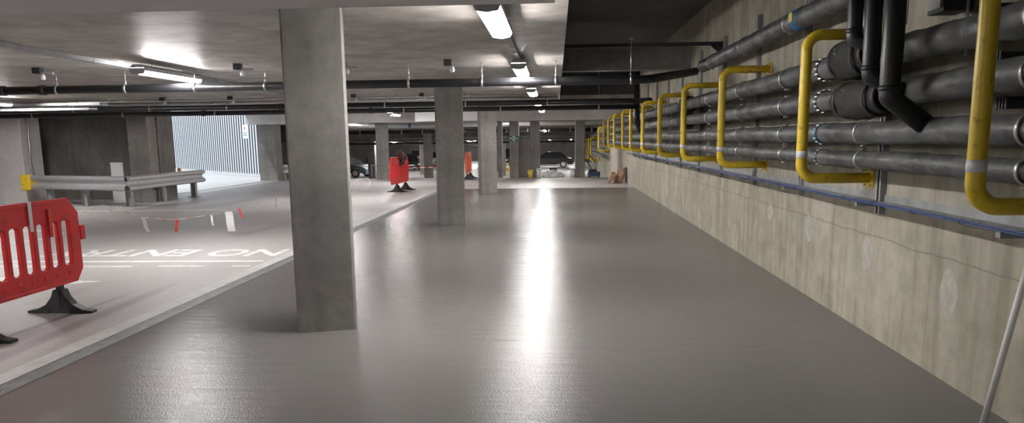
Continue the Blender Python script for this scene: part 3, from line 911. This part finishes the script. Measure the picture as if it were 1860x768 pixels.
# ------------------------------------------------------------------ repair patches on the wall
for i, (y, z, h, lb) in enumerate(((4.53, 0.555, 0.30, 'largest pale mortar patch on the wall, closest to the white pole'), (5.73, 0.62, 0.27, 'oval pale mortar patch second from the white pole'),
                               (7.05, 0.66, 0.25, 'oval pale mortar patch third from the white pole'), (8.3, 0.68, 0.2, 'small pale mortar patch fourth from the white pole'))):
    mb = MB()
    for k, rr in ((0, 1.0), (1, 0.55)):
        pts = []
        for q in range(26):
            a = 2 * PI * q / 26
            nn = 1 + 0.18 * noise.noise(Vector((math.cos(a) * 1.5, math.sin(a) * 1.5, i * 3 + k)))
            pts.append((y + 0.105 * rr * nn * math.cos(a), z + h / 2 * rr * nn * math.sin(a)))
        mb.prism(pts, XW - 0.0012 - 0.0012 * k, XW + 0.001, 'x')
    tag(obj('mortar_patch', mb, M['patch']), lb, 'wall patch', 'mortar patches')

# ------------------------------------------------------------------ white pole leaning on the wall
t = thing('white_pole', 'white painted pole leaning against the wall at the edge of the glossy floor', 'pole', (2.28, 3.80, 0))
top = Vector((0.135, -0.06, 0.98))
obj('pole_tube', MB().tube([(0, 0, 0.0), top], 0.017, 16), M['white'], t)
obj('pole_cap', MB().tube([top * 0.995, top * 1.006], 0.019, 16), M['grey_plastic'], t)

# ------------------------------------------------------------------ pedestrian barriers
def make_foot(parent, y):
    f = MB()
    prof = [(-0.31, 0.0), (0.31, 0.0), (0.31, 0.022), (0.22, 0.035), (0.13, 0.08), (0.07, 0.15), (0.045, 0.22), (-0.045, 0.22), (-0.07, 0.15), (-0.13, 0.08), (-0.22, 0.035), (-0.31, 0.022)]
    f.prism(prof, y - 0.045, y + 0.045, 'y')
    ft = obj('foot', f, M['rubber'], parent, None, 0.006)
    obj('foot_pin', MB().box(-0.02, 0.02, y - 0.03, y + 0.03, 0.2, 0.40), M['rubber'], ft)
    for a, b, c_, d_ in ((-0.24, -0.1, 0.0, 0.03), (0.1, 0.24, 0.0, 0.03), (-0.02, 0.02, 0.06, 0.2)):
        obj('foot_rib', MB().box(a, b, y - 0.053, y + 0.053, c_, d_), M['rubber'], ft)
def make_barrier(label, loc, rz, m='red', L=2.0, group=None):
    """panel runs along local Y, y = 0 .. L"""
    t = thing('pedestrian_barrier', label, 'barrier', loc, rz, group)
    z0, z1 = 0.26, 1.05
    th = 0.022
    bm = bmesh.new()
    c = 0.09
    outer = [(c, z0), (L - c, z0), (L, z0 + c * 1.2), (L, z1 - 0.14), (L - 0.13, z1), (0.13, z1), (0, z1 - 0.14), (0, z0 + c * 1.2)]
    # slots
    holes = []
    nS = 11
    mg = 0.11
    pit = (L - 2 * mg) / nS
    for k in range(nS):
        a = mg + pit * k + 0.028; b = mg + pit * (k + 1) - 0.028
        hz0 = z0 + 0.17; hz1 = z1 - 0.20
        r = 0.02
        holes.append([(a + r, hz0), (b - r, hz0), (b, hz0 + r), (b, hz1 - r), (b - r, hz1), (a + r, hz1), (a, hz1 - r), (a, hz0 + r)])
    edges = []
    for loop in [outer] + holes:
        vs = [bm.verts.new((0, p[0], p[1])) for p in loop]
        for i in range(len(vs)):
            edges.append(bm.edges.new((vs[i], vs[(i + 1) % len(vs)])))
    bmesh.ops.triangle_fill(bm, use_beauty=True, use_dissolve=False, edges=edges)
    # drop triangles that filled the slots
    kill = []
    for f in bm.faces:
        cc = f.calc_center_median()
        for h in holes:
            if h[7][0] < cc.y < h[3][0] and h[0][1] < cc.z < h[4][1] and abs(cc.y - (h[7][0] + h[3][0]) / 2) < (pit / 2 - 0.03) :
                kill.append(f); break
    bmesh.ops.delete(bm, geom=kill, context='FACES_ONLY')
    ge = bmesh.ops.extrude_face_region(bm, geom=bm.faces[:])
    bmesh.ops.translate(bm, verts=[v for v in ge['geom'] if isinstance(v, bmesh.types.BMVert)], vec=(th * 2, 0, 0))
    bmesh.ops.translate(bm, verts=bm.verts[:], vec=(-th, 0, 0))
    bmesh.ops.recalc_face_normals(bm, faces=bm.faces[:])
    me = bpy.data.meshes.new('panel'); bm.to_mesh(me); bm.free()
    obj('panel', me, M[m], t, None, 0.009)
    # raised rails and bosses
    rl = MB().box(-th - 0.008, th + 0.008, 0.13, L - 0.13, z1 - 0.035, z1 + 0.006).box(-th - 0.008, th + 0.008, 0.1, L - 0.1, z0 - 0.004, z0 + 0.03)
    for k in range(nS):
        yy = mg + pit * (k + 0.5)
        rl.box(-th - 0.006, th + 0.006, yy - 0.025, yy + 0.025, z0 + 0.075, z0 + 0.115)
    obj('moulded_rail', rl, M[m], t, None, 0.006)
    obj('coupling_lug', MB().box(-0.03, 0.03, L - 0.002, L + 0.07, z0 + 0.38, z0 + 0.52), M[m], t, None, 0.008)
    obj('coupling_lug', MB().box(-0.03, 0.03, -0.07, 0.002, z0 + 0.2, z0 + 0.34), M[m], t, None, 0.008)
    make_foot(t, L - 0.33)
    make_foot(t, L - 1.33)
    return t
make_barrier('large bright red plastic barrier on black feet beside the painted lettering', (-4.62, 4.6, 0), 0)
a = math.atan2(-0.43, 0.9)
a = -0.05
b2 = make_barrier('red plastic barrier with a dark cloth over it, out on the pale floor', (-4.83, 20.75, 0), a, L=2.0)
make_barrier('worn orange plastic barrier at the slab edge between two columns', (-3.42, 27.15, 0), R_(1), 'orange')
make_barrier('red barrier standing far off on the lower deck by a yellow cone', (-4.75, 62.2, LOW), R_(-4), 'red')
cl = MB()
cl.lump((0.0, 0.0, 0.0), (0.11, 0.34, 0.13), 0.3, 2.4, 4, seed=3)
cl.lump((-0.06, -0.12, -0.14), (0.07, 0.15, 0.2), 0.3, 2.6, 3, seed=5)
cl.lump((-0.05, 0.22, -0.10), (0.06, 0.1, 0.16), 0.3, 2.6, 3, seed=8)
o = obj('draped_cloth', cl, M['cloth_dark']); o.location = (-4.72, 21.9, 1.05); o.rotation_euler = (0, 0, a)
tag(o, 'dark maroon cloth bundled over the top of the far red barrier', 'cloth')

# yellow cone
t = thing('traffic_cone', 'yellow traffic cone on the lower deck beside the distant red barrier', 'cone', (-3.98, 59, LOW))
obj('cone_body', MB().lathe([(0.17, 0.03), (0.03, 0.75)], seg=16), M['cone_yellow'], t)
obj('cone_base', MB().box(-0.22, 0.22, -0.22, 0.22, 0, 0.04), M['cone_yellow'], t)
obj('cone_collar', MB().lathe([(0.128, 0.25), (0.094, 0.42)], seg=16), M['white'], t)

# ------------------------------------------------------------------ barrier tape with tails
t = thing('barrier_tape', 'slack red and white barrier tape strung from the big red barrier across the lane', 'tape', (0, 0, 0))
pts = [(-4.62, 6.64, 0.88), (-4.75, 7.2, 0.93), (-4.92, 8.2, 0.68), (-5.1, 9.3, 0.53), (-5.45, 11.5, 0.41), (-5.98, 15.0, 0.36), (-5.9, 17.5, 0.38), (-4.95, 20.66, 0.5)]
tp = MB()
rt = []
for i in range(len(pts) - 1):
    for k in range(6):
        rt.append(Vector(pts[i]).lerp(Vector(pts[i + 1]), k / 6))
rt.append(Vector(pts[-1]))
tr_, tw_ = MB(), MB()
for i in range(len(rt) - 1):
    (tr_ if i % 2 else tw_).tube([rt[i], rt[i + 1]], 0.002, 5)
obj('tape_run', tw_, M['tape_white'], t, 'white lengths of the tape')
obj('tape_run', tr_, M['tape_red'], t, 'red lengths of the tape')
def tail(y, L, lean, wd, m):
    # point of the run at this Y
    for i in range(len(rt) - 1):
        if rt[i].y <= y <= rt[i + 1].y:
            p = rt[i].lerp(rt[i + 1], (y - rt[i].y) / max(1e-6, rt[i + 1].y - rt[i].y))
            q = p + Vector((lean, 0, -L))
            sgm = MB()
            n_ = 5
            vs = []
            for k in range(n_ + 1):
                c = p.lerp(q, k / n_)
                dy = 0.008 * math.sin(k * 1.4)
                for (sx, sy) in ((-1, 0), (1, 0), (1, 1), (-1, 1)):
                    vs.append((c.x + sx * wd / 2, c.y + dy + sy * 0.003, c.z))
            fs = []
            for k in range(n_):
                for j in range(4):
                    j2 = (j + 1) % 4
                    fs.append((k * 4 + j, k * 4 + j2, (k + 1) * 4 + j2, (k + 1) * 4 + j))
            fs += [(3, 2, 1, 0), (n_ * 4, n_ * 4 + 1, n_ * 4 + 2, n_ * 4 + 3)]
            obj('tape_tail', sgm.add(vs, fs), M[m], t, ('white' if 'white' in m else 'red') + ' hanging end of tape')
            return
for y, L_, lean, wd, m in ((7.4, 0.16, -0.01, 0.03, 'tape_white'), (8.2, 0.17, 0.05, 0.045, 'tape_white'), (9.3, 0.165, -0.03, 0.035, 'tape_red'), (10.7, 0.17, 0.02, 0.03, 'tape_white'),
                           (11.6, 0.33, 0.03, 0.13, 'tape_white'), (12.2, 0.16, 0.06, 0.035, 'tape_red'), (14.9, 0.19, 0.01, 0.02, 'tape_white'), (18.8, 0.2, 0.05, 0.03, 'tape_red'), (19.8, 0.2, 0.0, 0.03, 'tape_white')):
    tail(y, L_, lean, wd, m)
t = thing('tape_tails', 'pair of tape ends hanging over the top of the big red barrier', 'tape', (0, 0, 0))
obj('tape_end', MB().box(-4.585, -4.578, 5.93, 5.97, 0.80, 1.06).box(-4.66, -4.578, 5.93, 5.97, 1.06, 1.063), M['tape_white'], t, 'white tape end')
obj('tape_end', MB().box(-4.585, -4.578, 6.17, 6.21, 0.72, 0.98), M['tape_red'], t, 'red tape end')

t = thing('barrier_tape', 'red and white tape stretched across the edge of the lower deck', 'tape', (0, 0, 0))
for k in range(24):
    x0 = -7.6 + k * 0.17
    zz = lambda q: 0.55 - 0.12 * math.sin(q / 24 * PI)
    obj('tape_stripe', MB().tube([(x0, 29.27, zz(k)), (x0 + 0.17, 29.27, zz(k + 1))], 0.018, 5), M['tape_red' if k % 2 else 'tape_white'], t)
obj('tape_post', MB().tube([(-7.6, 29.27, 0), (-7.6, 29.27, 0.6)], 0.015, 8), M['steel'], t)
obj('tape_post', MB().tube([(-7.6 + 24 * 0.17, 29.27, 0), (-7.6 + 24 * 0.17, 29.27, 0.6)], 0.015, 8), M['steel'], t)

# ------------------------------------------------------------------ crash barrier (W beam)
def wbeam(mb, a, b, z, hh=0.31):
    a = Vector(a); b = Vector(b)
    d = (b - a).normalized(); nrm = Vector((d.y, -d.x))
    prof = [(0.02, 0.5), (0.05, 0.47), (0.09, 0.40), (0.09, 0.26), (0.02, 0.14), (-0.01, 0.07), (-0.01, -0.07), (0.02, -0.14), (0.09, -0.26), (0.09, -0.40), (0.05, -0.47), (0.02, -0.5)]
    th = 0.006
    P = [(o_, v_ * hh) for o_, v_ in prof]
    Q = [(o_ - th, v_) for o_, v_ in reversed(P)]
    ring_ = P + Q
    vs = []
    for p in (a, b):
        for o_, v_ in ring_:
            vs.append((p.x + nrm.x * o_, p.y + nrm.y * o_, z + v_))
    n_ = len(ring_)
    fs = [(i, (i + 1) % n_, n_ + (i + 1) % n_, n_ + i) for i in range(n_)] + [tuple(range(n_)), tuple(reversed(range(n_, 2 * n_)))]
    mb.add(vs, fs)
A, B, D = (-13.5, 17.75), (-10.36, 16.72), (-10.36, 20.5)
t = thing('crash_barrier', 'galvanised W-shaped crash barrier turning a corner round the column', 'crash barrier', (0, 0, 0))
r1 = MB(); wbeam(r1, A, B, 0.60, 0.36)
obj('rail', r1, M['galv'], t)
r2 = MB(); wbeam(r2, B, D, 0.60, 0.36)
obj('rail', r2, M['galv'], t)
for i, (x, y) in enumerate(((-13.0, 17.68), (-11.8, 17.3), (-10.45, 16.95), (-10.47, 18.5), (-10.47, 20.15))):
    p = obj('post', MB().box(-0.07, -0.062, -0.06, 0.06, 0, 0.74).box(0.062, 0.07, -0.06, 0.06, 0, 0.74).box(-0.07, 0.07, -0.005, 0.005, 0, 0.74), M['galv_dull'], t)
    p.location = (x, y, 0.0125)
    obj('base_plate', MB().box(-0.13, 0.13, -0.13, 0.13, 0, 0.015), M['galv_dull'], p)
ec = obj('end_cap', MB().box(-0.22, 0.02, -0.12, 0.05, -0.2, 0.2), M['yellow'], t, 'yellow end cap', 0.03); ec.location = (-13.5, 17.72, 0.60)
rf = obj('reflector', MB().box(-0.04, 0.04, -0.03, 0.03, 0, 0.09), M['amber'], t, 'amber reflector'); rf.location = (-10.40, 19.3, 0.78)
o = obj('trim_4', MB().prism([(-14.9, 17.8), (-13.9, 17.5), (-10.5, 16.45), (-10.15, 16.5), (-10.15, 18.9), (-11.0, 19.4), (-14.9, 19.4)], 0.0, 0.012), M['kerb'])
o['kind'] = 'structure'
o = obj('white_board', MB().box(-0.17, 0.17, -0.015, 0.015, 0, 1.06), M['white'], None, None, 0.004); o.location = (-11.52, 18.25, 0.085)
o2 = tag(o, 'tall plain white board standing behind the crash barrier beside the column', 'board')
o.location.z = 0.012

# ------------------------------------------------------------------ slatted screen in daylight
P1 = Vector((-12.95, 31.05)); P2 = Vector((-27.5, 45.9))
dv = (P2 - P1); LL = dv.length
t = thing('slatted_screen', 'tall screen of upright pale slats standing in bright daylight', 'screen', (P1.x, P1.y, 0), math.atan2(dv.y, dv.x))
ns = int(LL / 0.30)
sm = MB().box(0, 0.12, 0.03, 0.05, 0.12, 4.2).mesh('slat')
sm.materials.append(M['slat'])
for i in range(ns):
    s_ = obj('slat', sm, M['slat'], t); s_.location = (i * 0.30, 0, 0)
obj('gap_shade_sheet', MB().box(-0.1, LL, 0.0, 0.06, 0.1, 4.2).mesh('b'), M['gap_shade'], t).location = (0, -0.36, 0)  # dark sheet added behind the slats to stand for shade in the gaps
obj('plinth', MB().box(-0.3, LL, -0.4, 0.10, 0, 0.12), M['court'], t)
t = thing('wall_notice', 'small white notice with pink marks fixed on the slatted screen', 'sign', (P1.x + dv.x / LL * 1.6, P1.y + dv.y / LL * 1.6, 1.72), math.atan2(dv.y, dv.x))
obj('sign_plate', MB().box(-0.32, 0.32, 0.051, 0.06, 0, 0.62), M['white'], t)
obj('sign_symbol', MB().prism([(0.07 * math.cos(k * PI / 6), 0.46 + 0.07 * math.sin(k * PI / 6)) for k in range(12)], 0.06, 0.063, 'y'), M['tape_red'], t, 'red symbol')
obj('sign_text', MB().box(-0.22, 0.22, 0.06, 0.063, 0.22, 0.27).box(-0.2, 0.2, 0.06, 0.063, 0.12, 0.17), M['grey_plastic'], t)

# ------------------------------------------------------------------ exit sign on the column
t = thing('exit_sign', 'green and white running man exit sign with an arrow on a far column', 'sign', (-1.67, 28.75, 1.47))
obj('sign_plate', MB().box(-0.215, 0.215, -0.02, 0.0, 0, 0.19), M['green'], t)
obj('sign_symbol', MB().prism([(-0.19, 0.095), (-0.13, 0.14), (-0.13, 0.108), (-0.08, 0.108), (-0.08, 0.082), (-0.13, 0.082), (-0.13, 0.05)], -0.024, -0.02, 'y'), M['white'], t, 'white arrow')
obj('sign_symbol', MB().box(-0.05, 0.05, -0.023, -0.02, 0.01, 0.18), M['white'], t, 'white door with running figure')
obj('sign_figure', MB().prism([(-0.03, 0.03), (-0.01, 0.03), (0.0, 0.07), (0.025, 0.03), (0.04, 0.04), (0.015, 0.09), (0.02, 0.12), (0.035, 0.10), (0.04, 0.11), (0.02, 0.14), (0.01, 0.165), (-0.01, 0.165), (-0.012, 0.14), (-0.035, 0.11), (-0.03, 0.10), (-0.012, 0.12), (-0.012, 0.08)], -0.026, -0.023, 'y'), M['green'], t)
tx = bpy.data.curves.new('exit', 'FONT'); tx.body = 'EXIT'; tx.size = 0.075; tx.extrude = 0.001
to = bpy.data.objects.new('tmp', tx); C.objects.link(to); bpy.context.view_layer.update()
me = bpy.data.meshes.new_from_object(to.evaluated_get(bpy.context.evaluated_depsgraph_get())); bpy.data.objects.remove(to)
for v in me.vertices:
    v.co = (v.co.x * 0.8 + 0.065, -0.022 - v.co.z, v.co.y + 0.07)
obj('sign_text', me, M['white'], t)

# ------------------------------------------------------------------ sacks and site clutter
t = thing('paper_sack', 'upright crumpled brown paper sack leaning on the wall', 'sack', (2.12, 24.9, 0))
def sack(mb, c, sx, sy, h, tilt, seed):
    segs = 20
    vs = []
    lv = [(0.0, 0.85), (0.06, 1.0), (0.3, 1.0), (0.55, 0.92), (0.8, 0.86), (0.93, 0.78), (1.0, 0.66)]
    for (f, s_) in lv:
        for k in range(segs):
            a = 2 * PI * k / segs
            nn = 1 + 0.45 * noise.noise(Vector((math.cos(a) * 2.2, math.sin(a) * 2.2, f * 3 + seed)))
            ex = abs(math.cos(a)) ** 0.6 * (1 if math.cos(a) > 0 else -1); ey = abs(math.sin(a)) ** 0.6 * (1 if math.sin(a) > 0 else -1)
            sq = 1.0 if f < 0.9 else 0.8
            vs.append((c[0] + ex * sx * s_ * nn + tilt * f * h, c[1] + ey * sy * s_ * nn * (1 - 0.5 * f), h * f + (0.03 * noise.noise(Vector((a, seed, f))) if f > 0.5 else 0)))
    fs = [(i * segs + k, i * segs + (k + 1) % segs, (i + 1) * segs + (k + 1) % segs, (i + 1) * segs + k) for i in range(len(lv) - 1) for k in range(segs)]
    fs += [tuple(reversed(range(segs))), tuple((len(lv) - 1) * segs + k for k in range(segs))]
    mb.add(vs, fs, False)
m_ = MB(); sack(m_, (0, 0), 0.16, 0.16, 0.46, 0.30, 1)
obj('sack_body', m_, M['paper'], t)
m_ = MB(); m_.lump((0.16, 0.0, 0.46), (0.10, 0.08, 0.06), 0.3, 4, 3, seed=2)
obj('folded_mouth', m_, M['paper'], t)
t = thing('paper_sack', 'squat brown paper sack slumped beside the upright sack', 'sack', (1.86, 24.7, 0))
m_ = MB(); sack(m_, (0, 0), 0.12, 0.14, 0.36, 0.22, 7)
obj('sack_body', m_, M['paper'], t)
m_ = MB(); m_.lump((0.07, 0.0, 0.36), (0.07, 0.06, 0.035), 0.3, 4, 3, seed=4)
obj('folded_mouth', m_, M['paper'], t)
o = obj('black_board', MB().box(-0.02, 0.0, -0.25, 0.25, 0, 0.52), M['black']); o.location = (XW - 0.005, 25.3, 0)
tag(o, 'black board propped on the wall behind the brown sacks', 'board')
def bucket(label, x, y, m, r=0.13, h=0.3, name='paint_bucket'):
    t = thing(name, label, 'bucket', (x, y, 0))
    obj('bucket_body', MB().lathe([(r * 0.85, 0), (r, h)], seg=18), M[m], t)
    obj('bucket_lid', MB().lathe([(r * 1.06, h - 0.02), (r * 1.06, h + 0.015), (r * 0.9, h + 0.02)], seg=18), M[m], t)
    obj('bucket_handle', MB().tube([(r * 1.05 * math.cos(k * PI / 8), -r * 0.3, h * 0.9 - 0.1 * math.sin(k * PI / 8)) for k in range(9)], 0.004, 6), M['steel'], t)
bucket('white lidded bucket at the slab edge by a column', 0.66, 28.7, 'white', 0.11, 0.34)
bucket('white bucket among the polythene heap', -0.68, 28.6, 'white', 0.1, 0.36)
bucket('tan bucket beside the partition panel', -1.02, 28.6, 'cone_yellow', 0.11, 0.3)
o = obj('polythene_heap', MB().lump((0, 0, 0.1), (0.34, 0.2, 0.18), 0.35, 3, 4, flat=0.0, seed=9).lump((0.25, -0.05, 0.08), (0.25, 0.15, 0.14), 0.35, 3, 3, flat=0.0, seed=5), M['white']); o.location = (-0.2, 28.9, 0)
tag(o, 'crumpled heap of white polythene at the slab edge', 'polythene')
o = obj('black_case', MB().box(-0.16, 0.16, -0.1, 0.1, 0, 0.09), M['black'], None, None, 0.01); o.location = (-0.12, 28.95, 0.30)
tag(o, 'flat black case lying on the white polythene heap', 'case')
t = thing('site_vacuum', 'blue and black site vacuum with a hose near the far frames', 'vacuum', (1.5, 28.7, 0))
obj('vacuum_body', MB().box(-0.24, 0.24, -0.18, 0.18, 0.05, 0.22), M['navy'], t, None, 0.02)
obj('vacuum_head', MB().box(-0.2, 0.1, -0.15, 0.15, 0.22, 0.32), M['black'], t, None, 0.02)
obj('vacuum_wand', MB().tube([(0.12, 0, 0.3), (0.22, 0.1, 0.8)], 0.014, 8), M['steel'], t)
obj('vacuum_hose', MB().tube([(-0.1, 0, 0.3), (-0.25, 0.02, 0.6), (-0.15, 0.05, 0.85), (0.05, 0.06, 0.6)], 0.02, 8), M['black'], t)
for x in (-0.18, 0.18):
    for y in (-0.13, 0.13):
        obj('castor', MB().lathe([(0.03, 0), (0.03, 0.05)], (x, y, 0), 10), M['black'], t)

# ------------------------------------------------------------------ cars on the lower deck
def make_car(label, loc, rz, paint, suv=False):
    """nose towards local +X, length 4.5"""
    t = thing('parked_car', label, 'car', loc, rz)
    H_ = 1.62 if suv else 1.44
    hw = 0.88
    bl = 0.98 if suv else 0.86
    # body as a loft of side profiles across the width
    side = [(-2.2, 0.32), (-2.22, 0.62), (-2.12, bl), (-1.5, bl + 0.05), (0.9, bl), (1.75, bl - 0.14), (2.15, bl - 0.32), (2.22, 0.45), (2.15, 0.26)]
    def arch(cx):
        return [(cx + 0.38 * math.cos(a), 0.33 + 0.38 * math.sin(a)) for a in [k * PI / 8 for k in range(0, 9)]]
    bot = [(p[0], max(p[1], 0.24)) for p in arch(1.35)] + [(p[0], max(p[1], 0.24)) for p in arch(-1.35)]
    prof = side + bot
    n_ = len(prof)
    secs = [(-hw + 0.09, 0.93), (-hw, 1.0), (-hw, 1.0), (hw, 1.0), (hw, 1.0), (hw - 0.09, 0.93)]
    secs = [(-hw, 0.97), (-hw + 0.03, 1.0), (hw - 0.03, 1.0), (hw, 0.97)]
    vs = []
    for yy, sc_ in secs:
        for x_, z_ in prof:
            vs.append((x_ * (0.985 if sc_ < 1 else 1), yy, 0.3 + (z_ - 0.3) * sc_))
    fs = [(i * n_ + k, (i + 1) * n_ + k, (i + 1) * n_ + (k + 1) % n_, i * n_ + (k + 1) % n_) for i in range(len(secs) - 1) for k in range(n_)]
    fs += [tuple(range(n_)), tuple(reversed(range((len(secs) - 1) * n_, len(secs) * n_)))]
    obj('body', MB().add(vs, fs), M[paint], t, None, 0.02)
    gl = [(-2.0 if suv else -1.75, bl), (-1.75 if suv else -1.2, H_ - 0.05), (0.15, H_ - 0.04), (1.0, bl)]
    def loft(prof_, w0, w1, name, m):
        v = []
        zmin = min(p[1] for p in prof_); zmax = max(p[1] for p in prof_)
        for sgn in (-1, 1):
            for x_, z_ in prof_:
                f = (z_ - zmin) / (zmax - zmin)
                v.append((x_, sgn * (w0 + (w1 - w0) * f), z_))
        k_ = len(prof_)
        f_ = [tuple(range(k_)), tuple(reversed(range(k_, 2 * k_)))] + [(i, k_ + i, k_ + (i + 1) % k_, (i + 1) % k_) for i in range(k_)]
        return obj(name, MB().add(v, f_), m, t)
    loft(gl, 0.82, 0.66, 'glasshouse', M['glass'])
    loft([(gl[1][0] - 0.02, H_ - 0.06), (gl[1][0] + 0.1, H_), (0.05, H_), (0.2, H_ - 0.06)], 0.68, 0.62, 'roof', M[paint])
    for sgn in (-1, 1):
        pl = MB()
        for (xa, za), (xb, zb) in ((gl[0], gl[1]), ((-0.4, bl), (-0.45, H_ - 0.04)), (gl[3], gl[2])):
            pl.tube([(xa, sgn * 0.83, za), (xb, sgn * 0.675, zb)], 0.035, 6)
        obj('pillars', pl, M[paint], t)
        obj('headlamp', MB().box(2.02, 2.2, sgn * 0.72 - 0.14, sgn * 0.72 + 0.14, bl - 0.36, bl - 0.22), M['lens'], t, None, 0.02)
        obj('tail_lamp', MB().box(-2.22, -2.12, sgn * 0.72 - 0.12, sgn * 0.72 + 0.12, bl - 0.25, bl - 0.08), M['tape_red'], t, None, 0.02)
        obj('door_mirror', MB().lump((0.75, sgn * 0.95, bl + 0.05), (0.07, 0.09, 0.07), 0.05, 2, 2), M[paint], t)
        for cx in (1.35, -1.35):
            wmb = MB()
            pr_ = [(0.33 * math.cos(a), 0.33 * math.sin(a)) for a in [k * PI / 12 for k in range(24)]]
            wmb.prism([(cx + a, 0.33 + b) for a, b in pr_], sgn * 0.86 - 0.1, sgn * 0.86 + 0.02, 'y')
            wh = obj('wheel', wmb, M['rubber'], t)
            obj('wheel_rim', MB().prism([(cx + a * 0.62, 0.33 + b * 0.62) for a, b in pr_], sgn * 0.86 - 0.105, sgn * 0.86 + 0.028, 'y'), M['galv'], wh)
    obj('grille', MB().box(2.17, 2.24, -0.45, 0.45, 0.42, bl - 0.3), M['black'], t)
    obj('number_plate', MB().box(2.235, 2.25, -0.25, 0.25, 0.45, 0.55), M['white'], t)
    return t
make_car('dark grey estate car with its bonnet showing past the big column', (-15.6, 52.5, LOW), R_(-14), 'car_grey', True)
make_car('dark blue car partly hidden behind the red barrier on the lower deck', (-17.0, 69, LOW), R_(-60), 'car_blue')
make_car('white van-like car facing the camera on the lower deck', (-14.9, 77, LOW), R_(-80), 'car_white', True)
make_car('black saloon nose-on in front of the white car', (-13.3, 64, LOW), R_(-70), 'car_black')
make_car('white car showing just beside the second column', (-12.1, 74, LOW), R_(-80), 'car_white')
make_car('tall black car behind the distant yellow cone', (-5.4, 76, LOW), R_(-85), 'car_black', True)
make_car('low black car side-on beyond the slab edge between two columns', (-0.7, 66, LOW), R_(180), 'car_black')
o = obj('deck_guard_rail', MB(), M['galv'])
bpy.data.objects.remove(o)
t = thing('guard_rail', 'galvanised rail in front of the dark estate car', 'guard rail', (-10.6, 30.0, LOW))
rr_ = MB(); wbeam(rr_, (-1.3, 0), (1.8, 0), 1.5, 0.36); obj('rail', rr_, M['galv'], t)
for x in (-1.0, 0.9):
    obj('post', MB().box(x - 0.06, x + 0.06, 0.0, 0.12, 0, 1.7), M['galv_dull'], t)
